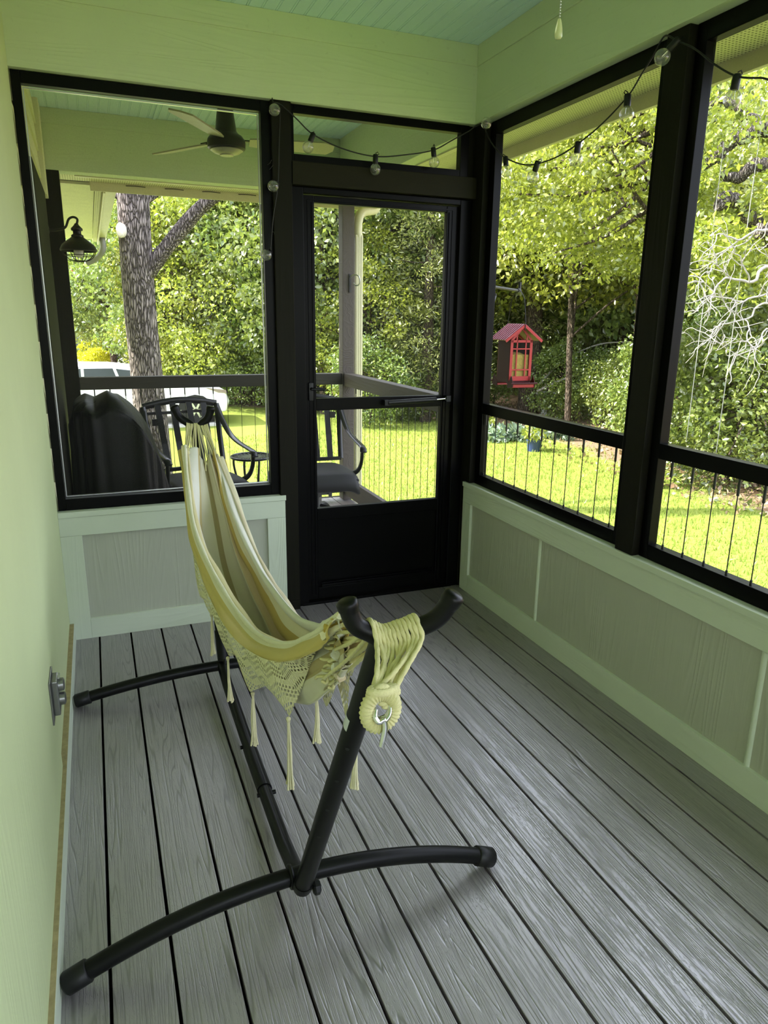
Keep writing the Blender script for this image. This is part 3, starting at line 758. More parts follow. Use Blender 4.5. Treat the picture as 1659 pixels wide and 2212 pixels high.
# ------------------------------------------------------------------ hammock
hm = tag(empty('hammock', (.62, -1.3, .7)), 'cream and mustard striped cotton hammock with crochet lace fringe and tassels', 'hammock')
NS, NU = 110, 110
ty = [-.42, -.60, -.85, -1.10, -1.35, -1.60, -1.85, -2.05, -2.20, -2.27]
Lp = [(402,966), (408,1045), (425,1150), (464,1240), (514,1322), (564,1376), (627,1396), (682,1374), (722,1345), (738,1336)]
Rp = [(470,986), (499,1064), (529,1146), (569,1232), (609,1296), (652,1345), (702,1368), (724,1366), (744,1350), (758,1346)]
Hp = [(401,968), (405,1050), (417,1165), (446,1262), (482,1338), (524,1392), (588,1428), (648,1424), (694,1402), (714,1388)]
dep = [.045, .085, .15, .185, .20, .19, .165, .145, .125, .10]
def track(px, s):
    """smooth interpolation of a traced line at fraction s; -> world point"""
    f = s*(len(ty)-1); i = min(int(f), len(ty)-2); t = f-i
    g = lambda A, k: A[max(0, min(len(A)-1, k))]
    def cr(a, b_, c, d): return .5*(2*b_ + (c-a)*t + (2*a-5*b_+4*c-d)*t*t + (3*b_-a-3*c+d)*t**3)
    y = cr(g(ty, i-1), g(ty, i), g(ty, i+1), g(ty, i+2))
    if px is None: return y, cr(g(dep, i-1), g(dep, i), g(dep, i+1), g(dep, i+2))
    x_ = cr(*(g(px, i+k)[0] for k in (-1, 0, 1, 2))); y_ = cr(*(g(px, i+k)[1] for k in (-1, 0, 1, 2)))
    return at(x_, y_, 'y', y)
def section(s):
    L, R_, H = track(Lp, s), track(Rp, s), track(Hp, s); y, d = track(None, s)
    # the yellow outer band hangs outside the trough; everything flattens where the cloth is gathered
    g = min(1, s/.22); g = g*g*(3-2*g); h_ = .25 + .75*g
    c = (L+R_)*.5; w = (R_-L).length; B = Vector((c.x, y, min(L.z, R_.z) - d*h_))
    out = (.012 + .02*math.sin(PI*s))*h_; V = lambda x_, z_: Vector((x_*h_, 0, z_*h_))
    H = Vector((lerp(L.x - .004, H.x - .006, g), y, lerp(L.z - .022, H.z, g)))
    L2 = L + V(-.008, .004); Lin = L + V(.020, -.012)
    W1 = Vector((lerp(L.x, B.x, .22 + .2*(1-g)) - out*.3, y, lerp(L.z, B.z, .55))); W2 = Vector((lerp(R_.x, B.x, .22 + .2*(1-g)) + out*.6*g, y, lerp(R_.z, B.z, .55)))
    B1 = Vector((lerp(L.x, R_.x, .36), y, B.z + .004)); B2 = Vector((lerp(L.x, R_.x, .64), y, B.z + .004))
    Rin = R_ + V(-.018, -.012); R3 = R_ + V(.012, .002); HR = R_ + V(.028, -.062 - .03*math.sin(PI*s))
    HRm = R_ + V(.024, -.03)
    return [H, lerp(H, L2, .5) + V(-.006, 0), L2, L + V(.006, .008), Lin, W1, B1, B2, W2, Rin, R_ + V(0, .008), R3, HRm, HR]
def cat(P, t):
    f = t*(len(P)-1); i = min(int(f), len(P)-2); t = f-i; g = lambda k: P[max(0, min(len(P)-1, k))]
    a, b_, c, d = g(i-1), g(i), g(i+1), g(i+2)
    return .5*(2*b_ + (c-a)*t + (2*a-5*b_+4*c-d)*t*t + (3*b_-a-3*c+d)*t**3)
mb = MB(); bands = []
for j in range(NS+1):
    s = j/NS; P = section(s)
    amp = .0055 + .0085*abs(2*s-1)**2.0 + .010*math.exp(-(s/.10)**2)
    row = [cat(P, i/NU) for i in range(NU+1)]
    for i in range(NU+1):
        u = i/NU; p = row[i]; tn = row[min(NU, i+1)] - row[max(0, i-1)]; nn = Vector((tn.z, 0, -tn.x)); 
        if nn.length > 1e-9: nn.normalize()
        inner = min(1, max(0, (u-.30)/.06))*min(1, max(0, (.78-u)/.05)); inner = max(inner, math.exp(-(s/.14)**2))
        f = abs(math.sin(PI*(9*u + .35*math.sin(5*s+2*u))))**.7*1.6 - .8
        f += .5*math.sin(2*PI*(3.3*u + .5*s)) 
        big = .026*math.exp(-((u-.600)/.016)**2) + .022*math.exp(-((u-.655)/.014)**2) + .034*math.exp(-((u-.735)/.016)**2) + .016*math.exp(-((u-.385)/.018)**2) - .008*math.exp(-((u-.70)/.014)**2)
        big *= min(1, 4*s + .3)*min(1, 4*(1-s)+.3)
        sm = amp*(.35 + .65*inner)*f
        wob = .0025*math.sin(23*s + 9*u) + .0015*math.sin(51*s - 21*u)
        mb.v.append(tuple(p - nn*(sm + big*inner) + nn*wob)); bands.append(u)
for j in range(NS):
    for i in range(NU): mb.f.append((j*(NU+1)+i, j*(NU+1)+i+1, (j+1)*(NU+1)+i+1, (j+1)*(NU+1)+i))
cloth = mb.build('cloth', M['cloth'], hm, smooth=True)
at_ = cloth.data.attributes.new('band', 'FLOAT', 'POINT'); at_.data.foreach_set('value', bands)
md = cloth.modifiers.new('thickness', 'SOLIDIFY'); md.thickness = .0022; md.offset = 0
# rolled hem along the near edge
for tr, nm, r in ((Lp, 'rolled_edge', .0085),):
    pts = [track(tr, k/60) + Vector((-.004, 0, .006)) for k in range(61)]
    MB().tube(pts, [r*(.9 + .12*math.sin(k*.9)) for k in range(61)], 10).build(nm, m_plain('pale rolled hem', (.72, .70, .52), .95, .15, var=.1, scale=60), hm, smooth=60)

# lace: strips with scalloped points hanging from both hems
def lace(top, bot, name, nv=26, sag=.0):
    NX = 150; mb = MB(); uv = []
    acc = 0; prev = None
    for j in range(NX+1):
        s = j/NX; a = top(s); b_ = bot(s); 
        if prev is not None: acc += (a-prev).length
        prev = a; hgt = (a-b_).length
        for i in range(nv+1):
            t = i/nv; p = a.lerp(b_, t)
            p = p + Vector((-.010*math.sin(PI*t*.9) + .006*math.sin(14*s + 3*t)*t, 0, 0))
            mb.v.append(tuple(p)); uv.append((acc, hgt*t))
    for j in range(NX):
        for i in range(nv): mb.f.append((j*(nv+1)+i, j*(nv+1)+i+1, (j+1)*(nv+1)+i+1, (j+1)*(nv+1)+i))
    o = mb.build(name, M['lace'], hm, smooth=True)
    ul = o.data.uv_layers.new(name='UVMap')
    vi = np.empty(len(o.data.loops), dtype=np.int32); o.data.loops.foreach_get('vertex_index', vi)
    ul.data.foreach_set('uv', np.array(uv, dtype=np.float32)[vi].ravel())
    return o
lb_y = [-.78, -.86, -.92, -.98, -1.05, -1.12, -1.18, -1.25, -1.33, -1.42, -1.52, -1.63, -1.72, -1.82, -1.90, -1.98, -2.08]
lb_p = [(418,1140), (430,1215), (437,1288), (446,1292), (457,1326), (475,1333), (480,1365), (492,1417), (510,1416), (529,1450), (546,1494), (577,1481), (598,1508), (623,1548), (646,1500), (668,1452), (692,1404)]
def s_of_y(y):
    lo, hi = 0, 1
    for _ in range(24):
        m_ = (lo+hi)/2
        if track(None, m_)[0] > y: lo = m_
        else: hi = m_
    return lo
def ltop(s):
    y = lerp(lb_y[0], lb_y[-1], s); q = track(Hp, s_of_y(y)); return Vector((q.x-.008, y, q.z + .004))
def lbot(s):
    y = lerp(lb_y[0], lb_y[-1], s); px = interp([-v for v in lb_y], [p[0] for p in lb_p], -y); py = interp([-v for v in lb_y], [p[1] for p in lb_p], -y)
    return at(px, py, 'y', y)
lace(ltop, lbot, 'lace_fringe')
def rtop(s):
    y = lerp(-.7, -2.16, s); P = section(s_of_y(y)); return P[-1] + Vector((.001, 0, .003))
def rbot(s):
    a = rtop(s); ph = s*6.5; tri = 1-abs((ph % 1)*2-1); e = min(1, 8*s, 8*(1-s))
    return a + Vector((.012, 0, -(.050 + .115*tri)*e - .004))
lace(rtop, rbot, 'lace_fringe')
# tassels
def tassel(a, b_, name='tassel', n=9, spread=.011):
    a, b_ = Vector(a), Vector(b_); mb = MB(); L = (a-b_).length
    for k in range(n):
        an = 2*PI*k/n + 1; e = Vector((math.cos(an), math.sin(an), 0))*spread*random.uniform(.5, 1)
        wv = Vector((random.uniform(-1, 1), random.uniform(-1, 1), 0))*.003
        pts = smooth_path([a, lerp(a, b_, .12) + e*.22, lerp(a, b_, .5) + e*.4 + wv, lerp(a, b_, .8) + e*.7, lerp(a, b_, random.uniform(.95, 1.03)) + e*1.1], 4)
        mb.tube(pts, [.0022]*(len(pts)-2) + [.0028, .0033], 5)
    mb.ball(a + (b_-a)*.02, .0065, 8)
    mb.tube([a + (b_-a)*.05, a + (b_-a)*.065], .005, 8)
    return mb.build(name, M['tassel'], hm, smooth=60)
for (p, q, y) in (((426,1168), (429,1225), -.87), ((438,1284), (443,1292), -.92), ((457,1326), (460,1414), -1.05), ((492,1420), (498,1515), -1.25), ((546,1496), (549,1607), -1.52), ((623,1550), (628,1700), -1.82), ((684,1500), (686,1602), -1.84), ((768,1560), (766,1702), -2.0)):
    tassel(at(*p, 'y', y), at(*q, 'y', y - .002))
tassel(at(440, 1240, 'y', -.90), at(441, 1288, 'y', -.90))

# cords at both ends
def rope_tube(mb, pts, r, n=12, strands=3, twist=2200):
    P = [Vector(p) for p in pts]; acc = [0]
    for i in range(1, len(P)): acc.append(acc[-1] + (P[i]-P[i-1]).length)
    ph = random.uniform(0, 6.28)
    return mb.tube(P, r, n, prof=lambda a, i: 1 + .17*math.cos(ph + strands*a + acc[i]*twist/ (r*1000) * .5))
def dense(pts, step=.0035):
    out = []
    P = smooth_path(pts, 10)
    for i in range(len(P)-1):
        m_ = max(1, int((P[i+1]-P[i]).length/step))
        for k in range(m_): out.append(P[i].lerp(P[i+1], k/m_))
    out.append(P[-1]); return out
# far end: thin cords from the cloth up to the far yoke and over it
S0 = section(0); mb = MB(); kn = MB()
for k in range(26):
    t = k/25; t2 = t if k % 4 else min(1, max(0, t + .22*math.sin(k*1.3)))
    base = cat(S0, .08 + .84*t) + Vector((0, .004, .003*math.sin(k*2)))
    base = base + Vector((0, -.012 - .020*abs(math.sin(k*.9)), -.006 - .016*abs(math.sin(k*.9))))
    hx = HKR.x - .044 + .088*t2; top = Vector((hx, HKR.y, HKR.z + .0200 + 3*(hx-HKR.x)**2))
    mid = lerp(base, top, .5) + Vector((.002*math.sin(k*2.7), 0, -.004))
    mb.tube(smooth_path([base, mid, top + Vector((0, -.018, -.006)), top, top + Vector((0, .02, -.012)), top + Vector((0, .024, -.06))], 6), .0026, 6)
    kn.tube(smooth_path([base + Vector((-.002, -.02, -.028)), base + Vector((0, -.006, -.004)), base + Vector((.002, .002, .008)), base + Vector((.005, -.005, -.003))], 4), .0034, 6)
mb.build('end_cords', M['rope_hem'], hm, smooth=60); kn.build('cord_knots', M['rope_hem'], hm, smooth=60)
bd = MB(); tpp = HKR + Vector((0, .024, -.04))
for k in range(8): bd.tube(smooth_path([tpp + Vector((-.03+.0085*k, 0, 0)), tpp + Vector((-.01+.003*k, .004, -.10)), tpp + Vector((-.006+.0016*k, .006, -.16))], 6), .003, 6)
bd.torus(tpp + Vector((0, .006, -.20)), .022, .009, 24, 8, Matrix.Rotation(PI/2, 4, 'X')).build('cord_loop', M['rope'], hm, smooth=60)
# near end: thicker cords fan from the bunched cloth to the near yoke
S1 = section(1); mb = MB(); kn = MB(); NR = 12
anch = []; YD = [YF_pts[i].lerp(YF_pts[i+1], j/12) for i in range(len(YF_pts)-1) for j in range(12)]
for k in range(NR):
    t = k/(NR-1)
    # bunch ends run down the front of the cloth
    qpx = lerp(744, 704, t) + 9*math.sin(k*2.4); qpy = lerp(1342, 1478, t)
    base = at(qpx, qpy, 'y', lerp(-2.27, -2.16, t))
    i = int(lerp(5, len(YF_pts)*.78, t)); px_ = lerp(802, 897, ((k*5) % NR)/(NR-1))
    # point on the top of the yoke for this cord
    best = min(YD, key=lambda p: abs((p-CAM).dot(RIGHT)/(p-CAM).dot(FWD)*FPX + 829.5 - px_))
    top = best + Vector((0, .004, .0215))
    anch.append((px_, top, best))
    pts = [base, lerp(base, top, .5) + Vector((.004*math.sin(k), 0, -.010)), top + Vector((0, .026, -.022)), top]
    rope_tube(mb, dense(pts), .0036)
    kn.tube(smooth_path([base + Vector((-.012, .02, -.004 + .004*math.sin(k*3))), base + Vector((-.008, .012, .0)), base + Vector((.006, -.003, .004)), base + Vector((.004, -.006, -.008)), base + Vector((-.004, .0, -.006))], 5), [.0032]*5 + [.0040]*5 + [.0034]*11, 7)
mb.build('end_cords', M['rope'], hm, smooth=60)
# bunched ends of the cloth in its own stripe colours
cols = (CREAM, MUST, CREAM, (.62,.50,.18), MUST, CREAM, OLIVE, (.62,.50,.18), MUST, WHITE, WHITE, BEIGE, TAN)
for k, c in enumerate(cols):
    t = k/(len(cols)-1); e = at(lerp(752, 722, t) + 7*math.sin(k*2.3), lerp(1344, 1458, t), 'y', lerp(-2.275, -2.19, t)); b_ = cat(section(.935), lerp(.06, .50, t)) + Vector((-.003, 0, 0))
    pts = smooth_path([b_, lerp(b_, e, .5) + Vector((-.004, 0, .003*math.sin(k*1.7))), e], 6)
    N = len(pts); mm = m_plain('bunched cotton %d' % k, c, .95, .15, var=.15, scale=70, bump=.5, bscale=160)
    MB().tube(pts, [lerp(.0100, .0034, (i/(N-1))**.9) * (1 + .10*math.sin(i*1.9 + k)) for i in range(N)], 12, prof=lambda a, i: 1 + .16*math.sin(4*a + k)).build('bunched_end', mm, hm, smooth=60)
kn.build('cord_knots', M['rope_hem'], hm, smooth=60)
# the cords pass over the yoke and hang down in front to a bound loop
KN = at(832, 1500, 'y', -2.545); LC = at(822, 1533, 'y', -2.56)
anch.sort(key=lambda q: q[0]); drop = MB()
for k, (px_, top, best) in enumerate(anch):
    fr = best + Vector((0, -.024, .004))
    gx = KN.x - .022 + .044*(((k*4) % NR)/(NR-1)) if k % 2 else KN.x - .022 + .044*k/(NR-1)
    end = Vector((gx, KN.y + .008*math.sin(k*2.1), KN.z + .005))
    midp = lerp(fr, end, .5) + Vector((.005*math.sin(k*1.7), -.006 - .007*(k % 3 == 0), -.002))
    rope_tube(drop, dense([top + Vector((0, .012, -.006)), top, top + Vector((0, -.016, -.008)), fr + Vector((0, -.002, -.012)), midp, end]), .0041)
drop.build('hanging_cords', M['rope'], hm, smooth=60)
lo_ = MB(); w_ = lambda a, b_: 1 + .13*math.cos(30*a + b_)
TX = Matrix.Rotation(PI/2, 4, 'X')
lo_.torus(LC, .0235, .0105, 120, 14, TX @ Matrix.Diagonal((1, 1.18, 1, 1)), prof=w_)
lo_.build('bound_loop', M['rope'], hm, smooth=60)
kk = MB()
for k in range(5):
    c = lerp(KN, LC + Vector((0, 0, .030)), k/4) + Vector((0, 0, .003)); kk.ball(c, .013, 8, (1.25, .7, .9))
    kk.torus(c, .0165 + .0025*math.sin(k), .0068, 40, 10, Matrix.Rotation(.12*math.sin(k*2), 4, 'Y') @ Matrix.Diagonal((1.1, .62, 1, 1)), prof=lambda a, b_: 1 + .14*math.cos(14*a + 2*b_))
for k in range(6):
    an = k*1.1; kk.ball(KN + Vector((.009*math.cos(an), -.014, -.004 + .009*math.sin(an))), .007, 8, (1.3, .8, .7))
kk.build('whipping_knot', M['rope'], hm, smooth=60)
# steel eye and hook in the loop
ch = MB().torus(LC + Vector((.002, 0, .001)), .0135, .0030, 36, 10, TX @ Matrix.Diagonal((1, 1.15, 1, 1)))
ch.build('steel_thimble', M['chrome'], hm, smooth=60)
hp = [LC + Vector(q) for q in ((-.010, -.004, .004), (-.013, -.010, -.004), (-.008, -.014, -.012), (.0, -.014, -.010), (.002, -.015, -.024), (-.001, -.015, -.042), (-.003, -.014, -.055))]
h2 = [LC + Vector(q) for q in ((.002, -.014, -.012), (.010, -.010, -.006), (.014, -.002, .004), (.010, .006, .012))]
MB().tube(smooth_path(hp, 8), .0044, 12).tube(smooth_path(h2, 6), .0042, 12).build('steel_hook', M['chrome'], hm, smooth=60)

# ------------------------------------------------------------------ outlet on the left wall
ol = tag(empty('electrical_outlet', (0, -1.27, .39)), 'grey metal double outlet with raised sockets on the left wall near the floor', 'electrical outlet')
MB().cham(.007, .012, -1.345, -1.225, .322, .462, .0015).build('cover_plate', M['grey_plate'], ol)
MB().cham(.012, .030, -1.318, -1.25, .338, .452, .004).build('box', M['grey_plate'], ol)
for z in (.425, .378):
    MB().tube([(.028, -1.284, z), (.044, -1.284, z), (.047, -1.284, z)], [.021, .020, .014], 20).build('socket_cover', M['grey_plate'], ol, smooth=50)
MB().box(.012, .030, -1.25, -1.246, .35, .44).box(.03, .036, -1.30, -1.27, .452, .457).build('hinge', M['alu'], ol)

# ------------------------------------------------------------------ pull chain of the ceiling fan overhead
v = FWD + RIGHT*((1207-829.5)/FPX) - UP*((62-1106)/FPX); kc = CAM + v.normalized()*1.45
pc = tag(empty('pull_chain', (kc.x, kc.y, HC)), 'beaded pull chain with a clear teardrop knob hanging from the ceiling', 'pull chain')
mb = MB(); z = kc.z + .018
while z < HC - .004: mb.ball((kc.x, kc.y, z), .0016, 6); z += .0042
mb.tube([(kc.x, kc.y, kc.z+.012), (kc.x, kc.y, HC)], .0006, 5)
mb.build('chain', M['alu'], pc, smooth=True)
MB().lathe([(.0005, -.0150), (.0045, -.0148), (.0062, -.012), (.0066, -.008), (.0058, 0), (.0040, .009), (.0028, .0135), (.0022, .0145), (.0005, .015)], kc, 18).build('knob', M['knob'], pc, smooth=60)
MB().lathe([(.012, HC-.012-kc.z), (.02, HC-.002-kc.z), (.02, HC-kc.z+.002)], kc, 18).build('ceiling_mount', M['alu'], pc, smooth=50)

# ------------------------------------------------------------------ string lights
def bulb(parent, p, dirn, r=.026):
    """socket at p, bulb along dirn"""
    d = Vector(dirn).normalized(); q = d.to_track_quat('-Z', 'Y').to_matrix().to_4x4(); p = Vector(p)
    s = MB().lathe([(.009, .008), (.0125, .004), (.0125, -.030), (.0115, -.034)], p, 14, q).tube([p + q @ Vector((.010, 0, .004)), p + q @ Vector((.018, 0, .010)), p + q @ Vector((.012, 0, .018)), p + q @ Vector((0, 0, .012))], .002, 6).build('socket', M['rubber'], parent, smooth=50)
    cz = -.034 - r*.95
    prof = [(.0105, -.034)] + [(r*math.sin(a), cz + r*math.cos(a)) for a in [.45 + (PI-.46)*k/12 for k in range(13)]]
    MB().lathe(prof, p, 20, q).build('bulb', M['bulb_glass'], s, smooth=True)
    MB().tube([p + q @ Vector((-.004, 0, -.036)), p + q @ Vector((-.007, 0, -.058)), p + q @ Vector((0, 0, -.064)), p + q @ Vector((.007, 0, -.058)), p + q @ Vector((.004, 0, -.036))], .0007, 5).build('filament', M['chrome'], s)
sl = tag(empty('string_lights', (1.1, -.02, 2.4)), 'black cord of clear globe bulbs strung across the screens and down the post', 'string lights')
yb = -.022
path = [at(*p, 'y', yb) for p in ((588,222), (606,226), (640,256), (676,290), (740,321), (811,338), (880,334), (937,324), (975,304), (1012,284))]
path += [at(1040, 268, 'x', 2.066), at(1058, 302, 'x', 2.078)] + [at(*p, 'x', 2.078) for p in ((1075,326), (1092,341), (1128,355), (1160,354), (1205,338), (1249,310), (1300,268), (1356,208), (1386,160), (1412,118), (1436,78))]
path += [at(*p, 'x', 2.070) for p in ((1462,88), (1500,105), (1545,140), (1590,164), (1640,168), (1700,160))] + [Vector((2.07, -1.95, 2.32)), Vector((2.07, -2.4, 2.36)), Vector((2.08, -2.62, 2.42))]
rt = MB().tube(smooth_path(path, 8), .0030, 7).build('cord', M['wire'], sl, smooth=True)
down = [at(*p, 'y', yb) for p in ((590,222), (604,232), (603,300), (600,400), (590,470), (584,548), (584,700))]
MB().tube(smooth_path(down[:-1], 6), .0028, 6).build('cord', M['wire'], sl, smooth=True)
MB().tube(smooth_path([at(590,222,'y',yb), at(588, 214, 'y', -.012), Vector(at(588,212,'y',-.004))], 4), .0028, 6).build('cord', M['wire'], sl, smooth=True)
for p, d, ax, vv in (((676,291), (-.45,0,-1), 'y', yb), ((811,337), (.0,0,-1), 'y', yb), ((936,322), (.12,0,-1), 'y', yb),
                     ((1092,342), (0,-.25,-1), 'x', 2.078), ((1161,352), (0,.55,-1), 'x', 2.078), ((1249,310), (0,.1,-1), 'x', 2.078), ((1356,208), (0,-.05,-1), 'x', 2.078), ((1592,166), (0,.12,-1), 'x', 2.070)):
    bulb(sl, at(*p, ax, vv), d)
bulb(sl, at(1463, 88, 'x', 2.066), (-.5, .62, -.8))
bulb(sl, at(1046, 266, 'x', 2.05), (-.35, -1, -.25))
for px_, py_ in ((600, 236), (597, 398), (582, 545)):
    bulb(sl, at(px_, py_, 'y', -.018), (-.55, -1.0, -.35), r=.025)

# ------------------------------------------------------------------ ceiling fan of the open porch
fx, fy = 1.025, 1.02; fz = 2.49
fn = tag(empty('ceiling_fan', (fx, fy, HC2)), 'dark three-bladed ceiling fan hanging over the open porch', 'ceiling fan')
MB().tube([(fx, fy, HC2), (fx, fy, fz+.10)], .013, 12).lathe([(.035, HC2-.05), (.065, HC2-.01), (.065, HC2+.004)], (fx, fy, 0), 20).build('down_rod', M['fan_dark'], fn, smooth=50)
MB().lathe([(.001, fz+.165), (.040, fz+.160), (.046, fz+.150), (.060, fz+.045), (.072, fz+.03), (.090, fz+.02), (.105, fz+.0), (.108, fz-.012), (.106, fz-.045), (.098, fz-.052), (.001, fz-.052)], (fx, fy, 0), 32).build('motor_housing', M['fan_dark'], fn, smooth=40)
MB().lathe([(.090, -.050), (.092, -.056), (.070, -.070), (.040, -.078), (.038, -.083), (.001, -.085)], (fx, fy, fz), 32).build('switch_cap', M['fan_blade'], fn, smooth=40)
def blade(ang, pitch=-.22, L=.62):
    mb = MB(); R2 = Matrix.Translation((fx, fy, fz-.005)) @ Matrix.Rotation(ang, 4, 'Z') @ Matrix.Rotation(pitch, 4, 'X')
    out = [(.13, -.045), (.20, -.055), (L-.06, -.075), (L, -.045), (L+.005, .02), (L-.03, .07), (.22, .060), (.13, .040)]
    o = len(mb.v)
    for z in (-.004, .004):
        for x, y in out: mb.v.append(tuple(R2 @ Vector((x, y, z))))
    n_ = len(out); mb.f.append(tuple(range(n_))[::-1]); mb.f.append(tuple(range(n_, 2*n_)))
    for i in range(n_): mb.f.append((i, (i+1) % n_, n_+(i+1) % n_, n_+i))
    b_ = mb.build('fan_blade', M['fan_blade'], fn)
    MB().beam(R2 @ Vector((.09, 0, .006)), R2 @ Vector((.20, 0, .006)), .035, .006).build('blade_arm', M['fan_dark'], b_)
for a_ in (math.radians(-6), math.radians(122), math.radians(238)): blade(a_)

# ------------------------------------------------------------------ barn light on the house wall
ly = 1.62
bs = tag(empty('barn_light', (.0, ly, 1.98)), 'dark bronze gooseneck barn light with wire cage on the house wall', 'wall lamp')
P0 = at(112, 497, 'y', ly); P0.x = max(P0.x, .03)
sc = at(170, 540, 'y', ly)
MB().lathe([(.05, 0), (.052, .008), (.038, .016), (.026, .024), (.018, .03), (.001, .031)], (0.0, ly, P0.z), 20, Matrix.Rotation(PI/2, 4, 'Y')).build('wall_plate', M['lamp'], bs, smooth=40)
top = at(165, 487, 'y', ly)
MB().tube(smooth_path([(.02, ly, P0.z), (.06, ly, P0.z), at(140, 492, 'y', ly), at(148, 474, 'y', ly), at(158, 469, 'y', ly), at(167, 474, 'y', ly), top], 8), .007, 10).build('gooseneck', M['lamp'], bs, smooth=60)
zt = top.z; zr = at(170, 541, 'y', ly).z; rr = .108
hh_ = zt - zr; q_ = lambda r, f: (r, zr + hh_*f)
sh = MB().lathe([q_(.010, 1.08), q_(.014, 1.02), q_(.026, .93), q_(.034, .88), q_(.034, .80), q_(.024, .77), q_(.024, .66), q_(.036, .60), q_(.036, .53), q_(.042, .50), q_(.070, .36), q_(.095, .22), q_(.106, .08), q_(.110, .0), q_(.107, -.02), q_(.100, .06), q_(.088, .20), q_(.060, .34), q_(.02, .42)], (top.x, ly, 0), 36).build('shade', M['lamp'], bs, smooth=40)
MB().ball((top.x, ly, zr-.008), .030, 12, (1, 1, 1.2)).build('lamp_bulb', M['white_glass'], bs, smooth=True)
cg = MB()
for k in range(4):
    a_ = PI*k/4 + .3; pts = [Vector((top.x + math.cos(a_)*rr*.94*math.cos(t), ly + math.sin(a_)*rr*.94*math.cos(t), zr - .002 - .066*math.sin(t))) for t in [PI*j/16 for j in range(17)]]
    cg.tube(pts, .0024, 6)
cg.torus((top.x, ly, zr-.03), rr*.80, .0024, 32, 6).torus((top.x, ly, zr-.062), rr*.36, .0024, 24, 6).torus((top.x, ly, zr-.003), rr*.97, .003, 32, 6)
cg.build('wire_cage', M['lamp'], bs, smooth=60)

# ------------------------------------------------------------------ covered grill
gc = tag(empty('covered_grill', (.36, .95, 0)), 'barbecue grill under a draped black vinyl cover by the house wall', 'grill')
mb = MB(); NA, NZ = 120, 54
GX = [.05, .09, .15, .20, .27, .33, .40, .45, .49, .53, .57, .60]; GH = [.96, 1.075, 1.085, 1.06, 1.105, 1.085, 1.02, .96, .88, .76, .60, .42]
for j in range(NZ+1):
    t = j/NZ
    for i in range(NA):
        a_ = 2*PI*i/NA; ca, sa = math.cos(a_), math.sin(a_)
        sq = lambda c, e: math.copysign(abs(c)**e, c)
        wv = .010*math.sin(9*a_) + .006*math.sin(23*a_ + 1)
        xe, ye = .315 + (.265 + wv)*sq(ca, .6), .95 + (.27 + wv)*sq(sa, .6)
        if t < .55:
            f = t/.55; zt2 = interp(GX, GH, max(.05, xe)) - .05
            X = lerp(xe + .02*ca*(1-f), xe - .006*ca*f, f); Y = ye + .03*sa*(1-f); Z = lerp(.08, zt2, f) ; X += .008*math.sin(11*a_ + 5*f)*(1-f*.5)
        else:
            f = (t-.55)/.45; k_ = 1 - f; X = .29 + (xe - .29 - .006*ca)*k_; Y = .95 + (ye-.95)*k_
            Z = interp(GX, GH, max(.05, X)) - .05*k_**5 - .035*abs((Y-.95)/.27)**2.2 + .006*math.sin(31*X + 14*Y) - .012*abs(math.sin(8*X + 5*Y))
        mb.v.append((max(.045, X), Y, Z))
for j in range(NZ):
    for i in range(NA): mb.f.append((j*NA+i, j*NA+(i+1) % NA, (j+1)*NA+(i+1) % NA, (j+1)*NA+i))
mb.f.append(tuple(NZ*NA+i for i in range(NA)))
mb.build('cover', M['grill_cover'], gc, smooth=True)
mb = MB()
for x_ in (.16, .50):
    for y_ in (.78, 1.12): MB().tube([(x_, y_, 0), (x_, y_, .12)], .018, 10).build('leg', M['chair_metal'], gc, smooth=50)
pass

